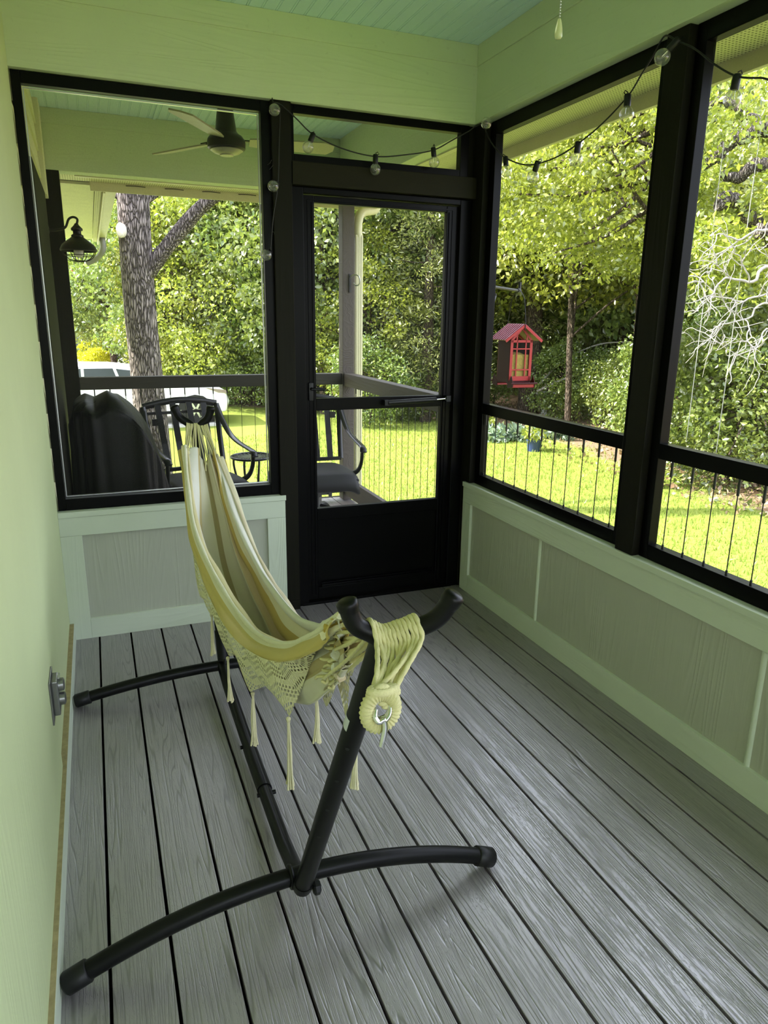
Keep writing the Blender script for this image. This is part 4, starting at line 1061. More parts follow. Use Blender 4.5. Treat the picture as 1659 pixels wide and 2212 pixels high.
# ------------------------------------------------------------------ patio chairs (swivel), built facing -y at the origin
def make_chair():
    r = empty('patio_chair', (0,0,0)); CM = M['chair_metal']
    fr = MB()
    # back frame: curved crest, two stiles, lower bar
    zb, zt_ = .50, .945; yb0, yt0 = .24, .40
    L0, L1 = Vector((-.235, yb0, zb)), Vector((-.262, yt0, zt_-.03)); R0, R1 = Vector((.235, yb0, zb)), Vector((.262, yt0, zt_-.03))
    crest = [Vector((lerp(-.262, .262, k/12), yt0+.008, zt_ - .03 + .035*math.sin(PI*k/12))) for k in range(13)]
    fr.tube(crest, .02, 10, flat=(.011, .023, (0,0,1)))
    for a, b_ in ((L0, L1), (R0, R1)): fr.tube([a, lerp(a, b_, .5) + Vector((0, .012, 0)), b_], .018, 8, flat=(.020, .011, (0, -1, .3)))
    fr.beam(L0, R0, .025, .025)
    bf = fr.build('back_frame', CM, r, smooth=45)
    lat = MB()
    for x_ in (-.155, -.055, .055, .155):
        lat.beam((x_, yb0+.004, zb), (x_*1.05, yt0, zt_-.01 if abs(x_) < .1 else zt_-.02), .042, .008, (0, 1, 0))
    lat.beam((-.24, yt0-.012, zt_-.075), (.24, yt0-.012, zt_-.075), .02, .008, (0,1,0))
    for x_ in (-.20, .20): lat.box(x_-.02, x_+.02, yt0-.052, yt0-.035, .79, .835)
    lat.build('back_slats', CM, bf)
    MB().prism([(-.20, .50), (.20, .50), (.215, .86), (-.215, .86)], .302, .304, 'y').build('sling', M['screen'], bf) 
    for s in (-1, 1):
        arm = [(s*.262, .40, .90), (s*.275, .33, .80), (s*.285, .22, .715), (s*.29, .08, .675), (s*.292, -.10, .655), (s*.29, -.17, .645), (s*.288, -.195, .62)]
        A = MB().tube(smooth_path(arm, 7), .02, 10, flat=(.024, .010, (0, 0, 1))).build('arm', CM, r, smooth=50)
        MB().tube(smooth_path([(s*.288, -.165, .645), (s*.286, -.15, .55), (s*.27, -.10, .47), (s*.20, -.04, .42)], 6), .02, 8, flat=(.012, .022, (0, 1, 0))).build('arm_support', CM, A, smooth=50)
    se = MB(); N1, N2 = 20, 18
    for j in range(N1+1):
        v_ = j/N1
        for i in range(N2+1):
            u_ = i/N2; x_ = lerp(-.245, .245, u_); y_ = lerp(.25, -.26, v_)
            z_ = .470 + .02*math.sin(PI*v_) - .10*max(0, (v_-.86)/.14)**2 + .012*(2*u_-1)**2*0 - .03*abs(2*u_-1)**6
            se.v.append((x_, y_, z_))
    for j in range(N1):
        for i in range(N2): se.f.append((j*(N2+1)+i, j*(N2+1)+i+1, (j+1)*(N2+1)+i+1, (j+1)*(N2+1)+i))
    s_ = se.build('seat', M['seat_weave'], r, smooth=True); md = s_.modifiers.new('t', 'SOLIDIFY'); md.thickness = .032
    MB().cham(-.25, .25, -.22, .24, .415, .436, .006).build('seat_frame', CM, r)
    sw = MB().cham(-.09, .09, -.08, .08, .365, .380, .003).cham(-.08, .08, -.07, .07, .30, .315, .003)
    for x_ in (-.055, .055):
        for y_ in (-.05, .05): sw.tube([(x_, y_, .31), (x_, y_, .37)], .013, 10)
    for x_ in (-.075, 0, .075): sw.box(x_-.012, x_+.012, -.085, -.072, .29, .385)
    sw.tube([(0, 0, .20), (0, 0, .315)], .03, 14).tube([(0, 0, .37), (0, 0, .42)], .03, 14).build('swivel', M['grey_plate'], r, smooth=40)
    bs_ = MB().torus((0, 0, .016), .27, .014, 48, 8)
    for k in range(4):
        a_ = PI/4 + k*PI/2; e = Vector((math.cos(a_), math.sin(a_), 0))
        bs_.tube(smooth_path([Vector((0, 0, .215)), e*.10 + Vector((0, 0, .20)), e*.20 + Vector((0, 0, .11)), e*.265 + Vector((0, 0, .022))], 6), .014, 8)
    bs_.build('base_ring', CM, r, smooth=50)
    return r
c1_ = make_chair(); tag(c1_, 'charcoal metal patio swivel chair beside the covered grill', 'patio chair', 'swivel chairs on the open porch')
c2_ = copy_tree(c1_); tag(c2_, 'charcoal metal patio swivel chair seen through the screen door glass', 'patio chair', 'swivel chairs on the open porch')
c1_.location = (.835, 1.30, 0); c1_.rotation_euler.z = math.radians(12)
c2_.location = (1.63, 1.32, 0); c2_.rotation_euler.z = math.radians(-4)

# small round side table between the chairs
tbx, tby = 1.285, 1.93
tb_ = tag(empty('side_table', (tbx, tby, 0)), 'small round charcoal metal side table with slotted top behind the chairs', 'side table')
tt = MB().torus((tbx, tby, .475), .155, .010, 40, 8).lathe([(.001, .471), (.055, .471), (.055, .477), (.001, .477)], (tbx, tby, 0), 24)
for k in range(24):
    a_ = 2*PI*k/24; e = Vector((math.cos(a_), math.sin(a_), 0)); c_ = Vector((tbx, tby, .474)); tt.beam(c_ + e*.05, c_ + e*.152, .016, .005)
tt.torus((tbx, tby, .474), .10, .004, 32, 6).build('table_top', M['chair_metal'], tb_, smooth=40)
for k in range(4):
    a_ = PI/4 + k*PI/2 + .2; e = Vector((math.cos(a_), math.sin(a_), 0)); c_ = Vector((tbx, tby, 0))
    MB().tube(smooth_path([c_ + e*.145 + Vector((0,0,.47)), c_ + e*.15 + Vector((0,0,.40)), c_ + e*.12 + Vector((0,0,.22)), c_ + e*.15 + Vector((0,0,.012))], 6), .009, 8).build('leg', M['chair_metal'], tb_, smooth=50)

# ------------------------------------------------------------------ bird feeder on its swing arm
FD = at(1112, 765, 'x', 2.86)
ba_ = tag(empty('feeder_bracket', (2.2, .05, 1.72)), 'black metal swing arm bracket holding the red bird feeder', 'bracket')
ae = at(1118, 628, 'x', FD.x); az = ae.z; A0 = Vector((2.205, .06, az - .01)); AE = Vector((FD.x, FD.y, az)); tip = AE
dirA = (AE - A0).normalized()
mb = MB().tube([A0, AE + dirA*.03], .0085, 10).tube([AE + dirA*.03, AE + dirA*.032 + Vector((0,0,.055))], [.010, .0095], 10)
mb.tube([AE - dirA*.045, AE + dirA*.03], .0135, 10)
mb.build('arm', M['wire'], ba_, smooth=50)
MB().box(2.198, 2.21, .03, .09, az-.10, az+.08).tube(smooth_path([A0 + Vector((0,0,-.09)), A0 + dirA*.14 + Vector((0,0,-.13)), A0 + dirA*.26 + Vector((0,0,-.06)), A0 + dirA*.27 + Vector((0, 0, -.035))], 6), .009, 8).build('wall_bracket', M['wire'], ba_, smooth=50)
fd = tag(empty('bird_feeder', tuple(FD)), 'red house-shaped metal bird feeder with seed behind windows, hanging outside', 'bird feeder', None)
# built facing local -y (window side), ridge along y
bf_ = []
def fbuild(mb, name, mat, smooth=False, par=fd): 
    o = mb.build(name, mat, None, smooth=smooth); o.parent = par; bf_.append(o); return o
w, dpt, hb_, ht = .060, .060, -.155, .070
side = MB().box(-w-.001, -w+.003, -dpt, dpt, hb_+.02, ht).box(w-.003, w+.001, -dpt, dpt, hb_+.02, ht).box(-.012, .0, 0, 0.001, ht-.02, ht-.019)
fbuild(side, 'side_panel', M['maroon'])
for s in (-1, 1):
    y0 = s*dpt; fr = MB(); ya, yb_ = sorted((y0, y0 + s*.004))
    fr.box(-w, -w+.014, ya, yb_, hb_+.03, ht).box(w-.014, w, ya, yb_, hb_+.03, ht).box(-w, w, ya, yb_, hb_+.03, hb_+.052).box(-w, w, ya, yb_, ht-.012, ht)
    fr.box(-w+.014, w-.014, ya, yb_, ht-.045, ht-.039).box(-w+.014, w-.014, ya, yb_, hb_+.080, hb_+.086)
    fr.box(-.027, -.021, ya, yb_, hb_+.05, ht).box(.021, .027, ya, yb_, hb_+.05, ht)
    fr.prism([(-w, ht), (w, ht), (0, ht+.062)], ya, yb_, 'y') if s > 0 else fr.prism([(-w, ht), (-.045, ht), (0, ht+.048), (.045, ht), (w, ht), (0, ht+.062)], ya, yb_, 'y')
    fr.box(-.03, -.024, ya, yb_, ht, ht+.024).box(.024, .03, ya, yb_, ht, ht+.024)
    f_ = fbuild(fr, 'window_frame', M['red_paint'])
    g_ = MB().box(-w+.002, w-.002, y0 - s*.003, y0 - s*.001, hb_+.03, ht); g_.build('pane', M['feeder_glass'], None).parent = f_
fbuild(MB().box(-w+.004, w-.004, -dpt+.006, dpt-.006, hb_+.03, .0).ball((0, 0, -.005), .045, 10, (1, 1, .35)), 'seed', M['seed'])
rf_ = MB()
for s in (-1, 1):
    a, b_ = Vector((0, 0, ht+.072)), Vector((s*.098, 0, ht-.002)); dd = (b_-a).normalized(); nn = Vector((-dd.z*s, 0, dd.x*s))*1
    th = math.atan2(dd.z, dd.x); Mx = Matrix.Translation(a) @ Matrix.Rotation(-th, 4, 'Y')
    L = (b_-a).length; rf_.box(0, L, -.085, .085, -.003*1, .002, Mx)
    for k in range(8): rf_.box(0, L, -.082 + k*.0225, -.0775 + k*.0225, .001 if s > 0 else -.006, .006 if s > 0 else .001, Mx)
ro = fbuild(rf_, 'roof', M['roof_red'])
for y0 in (-.0855, .0835):
    fc = MB()
    for s in (-1, 1): fc.beam((0, y0+.001, ht+.068), (s*.099, y0+.001, ht-.006), .003, .012, (0, 0, 1))
    fc.build('fascia', M['red_paint'], None).parent = ro
for s in (-1, 1):
    t_ = MB(); y1 = s*(dpt + .045)
    t_.beam((-w, s*dpt, hb_+.004), (w, s*dpt, hb_+.004), .003, .03) if False else None
    t_.box(-w, w, min(s*dpt, y1), max(s*dpt, y1), hb_, hb_+.003).box(-w, w, min(y1, y1-s*.003), max(y1, y1-s*.003), hb_, hb_+.022)
    tr2 = fbuild(t_, 'seed_tray', M['red_paint'])
    e_ = MB()
    for sx_ in (-1, 1):
        e_.prism([(s*dpt*.9, hb_-.006), (y1+s*.004, hb_+.004), (y1 + s*.004, hb_+.020), (s*(dpt+.030), hb_+.055), (s*dpt*.9, hb_+.012)], sx_*w - .0015, sx_*w + .0015, 'x')
    e_.tube([(-w-.012, y1+s*.006, hb_+.020), (w+.012, y1+s*.006, hb_+.020)], .0042, 8)
    e_.build('tray_end', M['maroon'], None).parent = tr2
fbuild(MB().prism([(-dpt, hb_+.01), (0, hb_+.036), (dpt, hb_+.01), (dpt, hb_+.03), (-dpt, hb_+.03)], -w, w, 'x'), 'base', M['maroon'])
FS = 1.36; topz = (az - FD.z + .012)/FS
bw = MB().tube(smooth_path([(0, -.088, ht+.045), (0, -.088, ht+.09)], 3) + [Vector((0, -.062, topz-.045)), Vector((0, -.010, topz)), Vector((0, .010, topz)), Vector((0, .062, topz-.045)), Vector((0, .088, ht+.09)), Vector((0, .088, ht+.045))], .0018, 6)
fbuild(bw, 'hanger', M['cable'], 60)
fd.rotation_euler.z = math.radians(-3); fd.scale = (FS,)*3
# ------------------------------------------------------------------ vegetation
def leaves_mesh(name, C_, size, mat, out=None, asp=.55, droop=.3, rng=RNG):
    """C_: (n,3) leaf positions; each leaf is a folded kite"""
    n = len(C_); d = rng.normal(size=(n, 3))
    if out is not None: d = d*.8 + out
    d[:, 2] -= droop; d /= np.linalg.norm(d, axis=1)[:, None] + 1e-9
    r = rng.normal(size=(n, 3)); s = np.cross(d, r); s /= np.linalg.norm(s, axis=1)[:, None] + 1e-9
    nn = np.cross(s, d); sz = (size*rng.uniform(.6, 1.35, n))[:, None]
    base = C_; tip = C_ + d*sz; mid = C_ + d*sz*.45
    a = mid + s*sz*asp*.5 + nn*sz*.10; b = mid - s*sz*asp*.5 + nn*sz*.10
    V = np.stack([base, a, tip, b], 1).reshape(-1, 3).astype(np.float32)
    me = bpy.data.meshes.new(name); me.vertices.add(4*n); me.vertices.foreach_set('co', V.ravel())
    idx = np.arange(n)[:, None]*4; F = np.concatenate([idx + np.array([0, 1, 2]), idx + np.array([0, 2, 3])], 1).reshape(-1, 3).astype(np.int32)
    me.loops.add(6*n); me.loops.foreach_set('vertex_index', F.ravel())
    me.polygons.add(2*n); me.polygons.foreach_set('loop_start', np.arange(2*n, dtype=np.int32)*3); me.polygons.foreach_set('loop_total', np.full(2*n, 3, dtype=np.int32))
    me.update(calc_edges=True); me.validate()
    at_ = me.attributes.new('rnd', 'FLOAT', 'FACE'); at_.data.foreach_set('value', np.repeat(rng.uniform(0, 1, n), 2).astype(np.float32))
    me.materials.append(mat); o = bpy.data.objects.new(name, me); COL.objects.link(o); return o

def clump_points(centres, radii, per, rng=RNG, flat=.75):
    P = []; O = []
    for c, r in zip(centres, radii):
        v = rng.normal(size=(per, 3)); v /= np.linalg.norm(v, axis=1)[:, None]
        q = v*(r*rng.uniform(.35, 1.05, per)**.6)[:, None]; q[:, 2] *= flat
        P.append(np.array(c) + q); O.append(v)
    return np.concatenate(P), np.concatenate(O)

def tree_branches(mb, base, top, r0, limbs, rng=random):
    b, t = Vector(base), Vector(top)
    mid = lerp(b, t, .5) + Vector((rng.uniform(-.1, .1), rng.uniform(-.1, .1), 0))
    mb.tube(smooth_path([b - Vector((0,0,.3)), b, mid, t], 6), [r0*1.25]*6 + [lerp(r0, r0*.45, k/12) for k in range(13)], 10)
    for L in limbs:
        L = Vector(L); k = rng.uniform(.3, .85); s = lerp(b, t, k)
        mb.tube(smooth_path([s, lerp(s, L, .5) + Vector((0, 0, .12)), L], 5), [lerp(r0*.4*(1.1-k*.5), .015, i/10) for i in range(11)], 6)

def broad_tree(name, H, R, zlow, nclump, per, leaf, mat, trunk_r=.14, cr=.75, bark='bark2', asp=.6):
    """tree at the origin: crown and trunk parts"""
    r = empty(name, (0,0,0)); cs = []; rs = []
    for k in range(nclump):
        z = random.uniform(zlow, H); f = (z-zlow)/(H-zlow); rad = R*(math.sin(PI*min(1, .12 + f*.86))**.6)
        a_ = random.uniform(0, 2*PI); q = rad*random.uniform(.25, 1)**.5
        cs.append((q*math.cos(a_), q*math.sin(a_), z)); rs.append(cr*random.uniform(.6, 1.25))
    P, O = clump_points(cs, rs, per)
    lf_ = leaves_mesh('crown', P, leaf, mat, O*.5, asp); lf_.parent = r
    mb = MB(); tree_branches(mb, (0, 0, 0), (random.uniform(-.2, .2), random.uniform(-.2, .2), H*.8), trunk_r, [cs[i] for i in range(0, nclump, 3)])
    t = mb.build('trunk', M[bark], r, smooth=60); return r
def cedar_tree(name, H, R, zlow, n, leaf, mat, trunk_r=.2):
    r = empty(name, (0,0,0)); mb = MB(); mb.tube([(0,0,-.3), (0,0,H*.3), (.05,.05,H*.95)], [trunk_r*1.15, trunk_r, .03], 12)
    P = []; O = []; nb = n//70
    for k in range(nb):
        z = zlow + (H-zlow)*(k/nb)**.9; a_ = random.uniform(0, 2*PI); L = R*(1-.75*(z-zlow)/(H-zlow))*random.uniform(.5, 1.1); 
        e = Vector((math.cos(a_), math.sin(a_), random.uniform(-.25, .35))); tipp = Vector((0,0,z)) + e*L
        if k % 4 == 0: mb.tube(smooth_path([(0,0,z), lerp(Vector((0,0,z)), tipp, .5) + Vector((0,0,-.05)), tipp], 4), [.03, .028, .025, .022, .02, .016, .012, .01, .008], 5)
        m_ = 70; t = RNG.uniform(.25, 1.05, m_); base = np.outer(1-t, (0, 0, z)) + np.outer(t, tuple(tipp)); jit = RNG.normal(size=(m_, 3))*np.array([.16, .16, .12])
        P.append(base + jit); O.append(np.tile(np.array(tuple(e)), (m_, 1)) + np.array([0, 0, .15]))
    lf_ = leaves_mesh('crown', np.concatenate(P), leaf, mat, np.concatenate(O)*1.1, .28, .1); lf_.parent = r
    mb.build('trunk', M['bark2'], r, smooth=60); return r

def pos(px, dist):
    """ground point below the photo column px, dist metres from the camera"""
    d = FWD + RIGHT*((px-829.5)/FPX) - UP*((690-1106)/FPX); d.z = 0; d.normalize(); return CAM.x + d.x*dist, CAM.y + d.y*dist
def place(o, px, dist, sc=1, rz=None, label=None, cat='tree', group=None):
    x, y = pos(px, dist); o.location = (x, y, GZ); o.scale = (sc*random.uniform(.95, 1.05), sc*random.uniform(.95, 1.05), sc)
    o.rotation_euler.z = random.uniform(0, 6.28) if rz is None else rz
    tag(o, label, cat, group); return o
kinds = {
 'tall': broad_tree('leafy_tree', 10.5, 2.9, 2.2, 110, 170, .17, M['leaf'], .16, .85),
 'yel': broad_tree('leafy_tree', 7.5, 2.6, 1.2, 95, 180, .14, M['leaf_y'], .12, .75),
 'shrub': broad_tree('shrub', 3.4, 1.7, .15, 60, 150, .11, M['leaf'], .05, .55),
 'dark': broad_tree('dark_tree', 9.0, 3.2, .6, 110, 130, .20, M['leaf_dark'], .15, 1.0),
 'canopy': broad_tree('canopy_tree', 8.8, 2.8, 3.4, 95, 180, .14, M['leaf_y'], .085, .75),
 'oldcedar': cedar_tree('cedar_tree', 9.5, 2.2, 2.7, 8500, .15, M['leaf_cedar'], .25),
 'cedar': cedar_tree('cedar_tree', 9.5, 2.5, 1.0, 16000, .15, M['leaf_cedar'], .19),
}
first = dict.fromkeys(kinds, True)
def tree(kind, px, dist, sc, label, cat='tree', group=None, rz=None):
    o = kinds[kind] if first[kind] else copy_tree(kinds[kind]); first[kind] = False
    return place(o, px, dist, sc, rz, label, cat, group)

def row(kind, cat, items, fmt, group=None):
    for (px, d, sc, where) in items: tree(kind, px, d, sc, fmt % where, cat, group)
row('yel', 'tree', [(385, 23.5, .78, 'just right of the pine trunk'), (465, 22.5, .85, 'behind the nose of the white car'), (590, 24, .85, 'partly behind the post left of the door')], 'low yellow green leafy tree %s')
row('tall', 'tree', [(330, 25, .80, 'directly behind the pine trunk'), (430, 27, .95, 'behind the pine limb'), (545, 22.5, .80, 'at the right edge of the left screen'), (240, 31, .85, 'left of the pine, above the yellow bushes'), (640, 22, .9, 'hidden mostly by the post left of the door')], 'tall leafy green tree %s')
row('shrub', 'bush', [(355, 23.5, .40, 'just right of the pine trunk'), (395, 23, .42, 'above the chair back'), (455, 22.8, .45, 'above the nose of the white car'), (520, 22.5, .55, 'right of the white car'), (575, 21.8, .7, 'beside the post left of the door'), (620, 21.5, .6, 'behind the post left of the door')], 'low green bush at the far lawn edge, %s')
row('tall', 'tree', [(700, 20.5, .85, 'left of the far porch post'), (850, 21, .9, 'between the downspout and the feathery cedar')], 'tall broad-leaved tree behind the screen door, %s')
tree('dark', 760, 22, .85, 'dark tree directly behind the far porch post and downspout')
tree('yel', 800, 19.5, .62, 'small pale leafy tree just right of the downspout')
tree('cedar', 925, 19.0, .80, 'feathery yellow green cedar tree framed at the right of the screen door', 'tree')
tree('shrub', 800, 18.2, .62, 'white-flecked leafy bush just behind the side railing, seen through the door', 'bush')
tree('shrub', 870, 19.2, .5, 'small dark bush at the lawn edge beside the feathery cedar', 'bush')
tree('oldcedar', 1152, 21.0, 1.0, 'big cedar tree with a bare brown trunk behind the red bird feeder', 'tree', rz=1.0)
tree('cedar', 1040, 23, 1.0, 'cedar tree at the left edge of the right-hand screen, behind the feeder arm', 'tree')
row('canopy', 'tree', [(1045, 22, .95, 'left of the bird feeder'), (1245, 18.5, 1.0, 'in the middle of the middle screen'), (1390, 18.5, 1.02, 'at the right edge of the middle screen')], 'high-crowned yellow green tree with a bare trunk, %s')
row('tall', 'tree', [(1230, 24, 1.1, 'left of centre'), (1340, 23, 1.1, 'right of centre')], 'tall green tree in the wood behind the middle screen, %s')
row('dark', 'tree', [(300, 38, 1.1, 'behind the left screen, left of the pine'), (380, 36, 1.1, 'behind the left screen, nearest right of the pine'), (500, 34, 1.1, 'behind the left screen, towards its right edge'), (620, 32, 1.2, 'behind the post left of the door'), (740, 31, 1.2, 'behind the far porch post'), (880, 30, 1.2, 'behind the right half of the door'), (1000, 30, 1.1, 'behind the corner post'),
    (1100, 28, 1.1, 'behind the bird feeder'), (1170, 30, 1.2, 'just right of the bird feeder'), (1250, 29, 1.1, 'behind the middle of the middle screen'), (1330, 29, 1.1, 'at the right of the middle screen'), (1420, 26, 1.2, 'behind the post between the right-hand screens'), (1500, 24, .72, 'leftmost behind the right screen'), (1590, 24, .62, 'in the middle behind the right screen'), (1690, 22, .60, 'at the right photo edge')],
    'shaded dark tree deep in the wood, %s')
row('shrub', 'bush', [(1000, 21, .6, 'behind the corner post'), (1075, 23.5, .6, 'left of the cedar trunk'), (1240, 20, .6, 'right of the bird bath'), (1310, 20, .55, 'at the centre of the middle screen'), (1370, 18.5, .6, 'at the right edge of the middle screen'), (1420, 18, .6, 'behind the thick post'), (1470, 15.5, .75, 'left of the swing ropes'), (1540, 15, .8, 'between the swing ropes'), (1560, 17.5, 1.0, 'tall and set back behind the swing ropes'), (1620, 13.5, .85, 'right of the swing ropes'), (1650, 17, 1.1, 'tall and set back at the right photo edge'), (1690, 13, .8, 'at the far right photo edge')],
    'green understorey bush in the leaf litter, %s')
row('dark', 'tree', [(150, 78, 1.4, 'above the brick house'), (250, 66, 1.3, 'behind the dark car'), (350, 68, 1.3, 'behind the pine'), (450, 70, 1.4, 'behind the left screen centre'), (560, 72, 1.4, 'at the right of the left screen'), (700, 74, 1.5, 'left in the door'), (900, 74, 1.5, 'right in the door'), (1100, 74, 1.5, 'behind the feeder'), (1280, 72, 1.4, 'behind the middle screen'), (1420, 70, 1.4, 'behind the thick right post')],
    'distant tree across the road, %s')

# the big pine in front of the left screen
px0, d0 = 307, 10.2; bx_, by_ = pos(px0, d0)
pn = tag(empty('pine_tree', (bx_, by_, GZ)), 'large rough-barked pine trunk with a sawn-off limb, standing before the white car', 'tree')
rT = .205
mb = MB(); N = 60; tr = []
for k in range(N): tr.append((bx_ + .02*math.sin(k*.2), by_, lerp(GZ-.3, 7.0, k/(N-1))))
mb.tube(tr, [rT*(1.30 - .30*min(1, k/14)) * (1 - .10*k/N) for k in range(N)], 36, prof=lambda a, i: 1 + .03*math.sin(5*a + i*.05) + .02*math.sin(11*a + i*.15) + .02*math.sin(23*a - i*.3))
mb.build('trunk', M['bark'], pn, smooth=True)
limb = [at(*p, 'y', by_ - q) for p, q in (((318, 590), .0), ((352, 545), .1), ((392, 495), .22), ((430, 452), .34), ((470, 422), .46), ((515, 410), .6), ((600, 330), .8))]
MB().tube(smooth_path(limb, 8), [lerp(.105, .06, k/48) for k in range(49)], 16, prof=lambda a, i: 1 + .05*math.sin(6*a + i*.3)).build('limb', M['bark'], pn, smooth=True)
limb2 = [at(*p, 'y', by_ + q) for p, q in (((312, 430), .0), ((345, 408), .1), ((400, 370), .3), ((470, 300), .5))]
MB().tube(smooth_path(limb2, 8), [lerp(.075, .05, k/24) for k in range(25)], 12).build('limb', M['bark'], pn, smooth=True)
sc_ = at(260, 497, 'y', by_ - rT*.9)
MB().lathe([(.072, -.05), (.078, 0), (.060, .012), (.001, .016)], sc_, 24, Matrix.Rotation(math.radians(-35), 4, 'Z') @ Matrix.Rotation(PI/2, 4, 'X') @ Matrix.Diagonal((.8, 1.15, 1, 1))).build('cut_face', m_plain('fresh sawn wood', (.78, .74, .64), .8, .2), pn)
st_ = at(247, 422, 'y', by_)
MB().tube([st_ + Vector((.12, 0, -.06)), st_ + Vector((-.03, 0, .03))], .035, 10).build('stub', M['bark'], pn, smooth=50)

# oak with heavy dark limbs at the far right, and its bleached dead branch
ox, oy = pos(1800, 13)
ok = tag(empty('oak_tree', (ox, oy, GZ)), 'old oak with heavy crooked dark limbs and a bleached dead branch at far right', 'tree')
mb = MB(); mb.tube(smooth_path([(ox, oy, GZ-.3), (ox-.1, oy, 1.5), (ox-.2, oy+.1, 5), (ox, oy, 9)], 8), [lerp(.36, .2, k/24) for k in range(25)], 16); mb.build('trunk', M['bark'], ok, smooth=60)
def limbpx(pts, dist, r0, r1, name='limb', mat='bark', wig=.02):
    P = []
    for (a, b_), dd in zip(pts, dist):
        d = FWD + RIGHT*((a-829.5)/FPX) - UP*((b_-1106)/FPX); P.append(CAM + d.normalized()*dd)
    Q = smooth_path(P, 7); Q = [q + Vector((math.sin(i*1.7)*wig, math.cos(i*1.3)*wig, math.sin(i*.9)*wig)) for i, q in enumerate(Q)]
    o = MB().tube(Q, [lerp(r0, r1, i/(len(Q)-1)) for i in range(len(Q))], 9).build(name, M[mat], ok, smooth=60); return Q
limbpx([(1760, 470), (1700, 290), (1650, 275), (1590, 300), (1540, 345), (1505, 365)], [12.5, 12.4, 12.2, 12, 12, 12], .17, .05)
limbpx([(1760, 200), (1690, 250), (1640, 270), (1600, 240), (1560, 215), (1520, 235)], [12.5, 12.6, 12.5, 12.3, 12.3, 12.3], .13, .03)
limbpx([(1740, 480), (1690, 375), (1640, 355), (1590, 385), (1560, 375)], [12.3, 11.9, 11.8, 11.8, 11.8], .13, .05)
limbpx([(1760, 560), (1700, 500), (1640, 498)], [12.5, 11.6, 11.2], .14, .10)
limbpx([(1590, 440), (1572, 428), (1552, 442)], [11.8, 11.6, 11.4], .10, .085)
limbpx([(1600, 440), (1620, 470), (1680, 540)], [11.9, 12, 12.3], .08, .12)
dl = []
dead = [([(1720, 500), (1665, 500), (1640, 497), (1590, 518), (1555, 505), (1530, 555)], .028),
        ([(1720, 600), (1660, 575), (1620, 610), (1570, 600), (1530, 640), (1482, 655)], .034),
        ([(1620, 610), (1600, 560), (1575, 540)], .014), ([(1570, 600), (1548, 570), (1530, 590)], .010),
        ([(1700, 610), (1640, 640), (1590, 650), (1540, 640), (1490, 680)], .020), ([(1590, 650), (1570, 690), (1545, 705)], .012),
        ([(1700, 660), (1650, 655), (1610, 690), (1560, 700), (1530, 725)], .020), ([(1610, 690), (1622, 725), (1600, 760)], .012),
        ([(1700, 720), (1655, 710), (1640, 750), (1590, 770), (1575, 830)], .016), ([(1640, 640), (1655, 610), (1690, 585)], .012),
        ([(1545, 640), (1520, 610), (1490, 640)], .010), ([(1640, 750), (1668, 720), (1690, 725)], .012), ([(1590, 770), (1560, 745), (1535, 740)], .008)]
tw_ = MB()
def twig(p, d, L, r, depth):
    pts = [p]; q = p.copy(); dd = d.copy()
    for i in range(5):
        dd = (dd + Vector((random.gauss(0, .28), random.gauss(0, .2), random.gauss(-.02, .28)))).normalized(); q = q + dd*(L/5); pts.append(q.copy())
    tw_.tube(smooth_path(pts, 3), [lerp(r, .0025, i/15) for i in range(16)], 5)
    if depth > 0:
        for k in range(3):
            i = random.randint(1, 5); side = (pts[i]-pts[i-1]).normalized() + Vector((random.gauss(0, .7), random.gauss(0, .4), random.gauss(0, .7))); twig(pts[i], side.normalized(), L*.6, r*.6, depth-1)
for pts, r0 in dead:
    Q = limbpx(pts, [9.5 + .15*i for i in range(len(pts))][::-1], r0*.72, .004, 'dead_branch', 'deadwood', .012)
    for k in range(3):
        i = random.randint(4, len(Q)-2); side = (Q[i+1]-Q[i]).normalized()*.8 + Vector((random.gauss(0, .6), random.gauss(0, .3), random.gauss(0, .6))); twig(Q[i], side.normalized(), random.uniform(.25, .6), .008, 1)
tw_.build('dead_twigs', M['deadwood'], ok, smooth=60)
# oak leaves in tufts round the limbs
cs = []; rs = []
for k in range(230):
    a = random.uniform(1440, 1850); b_ = random.choice([random.uniform(60, 330), random.uniform(330, 620)]); dd = random.uniform(10.8, 15)
    # leave ragged gaps to the sky
    if (1540 < a < 1690 and 250 < b_ < 430 and random.random() < .80) or (b_ < 250 and random.random() < .72): continue
    d = FWD + RIGHT*((a-829.5)/FPX) - UP*((b_-1106)/FPX); cs.append(tuple(CAM + d.normalized()*dd)); rs.append(random.uniform(.2, .5))
P, O = clump_points(cs, rs, 130); lv = leaves_mesh('crown', P, .085, M['leaf_y'], O*.5, .6); lv.parent = ok; lv.matrix_parent_inverse = Matrix.Translation(ok.location).inverted()
# oak crown that spreads over the middle screen
ox2, oy2 = pos(1440, 12.5)
o2 = tag(empty('oak_tree', (ox2, oy2, GZ)), 'spreading oak whose sunlit yellow green crown fills the top of the middle screen', 'tree')
cs = []; rs = []
for k in range(210):
    a = random.uniform(1060, 1440); lim = interp([1060, 1150, 1250, 1350, 1440], [330, 300, 250, 170, 60], a)
    b_ = random.uniform(lim, interp([1060, 1200, 1300, 1440], [500, 560, 590, 560], a)); dd = random.uniform(11.5, 15)
    if random.random() < .22: continue
    d = FWD + RIGHT*((a-829.5)/FPX) - UP*((b_-1106)/FPX); cs.append(tuple(CAM + d.normalized()*dd)); rs.append(random.uniform(.2, .5))
P, O = clump_points(cs, rs, 130); lv = leaves_mesh('crown', P, .085, M['leaf_y'], O*.5, .6); lv.parent = o2; lv.matrix_parent_inverse = Matrix.Translation(o2.location).inverted()
mb = MB(); mb.tube(smooth_path([(ox2, oy2, GZ-.3), (ox2, oy2, 2), (ox2-.2, oy2, 6)], 6), [.16]*6 + [.13]*7, 12)
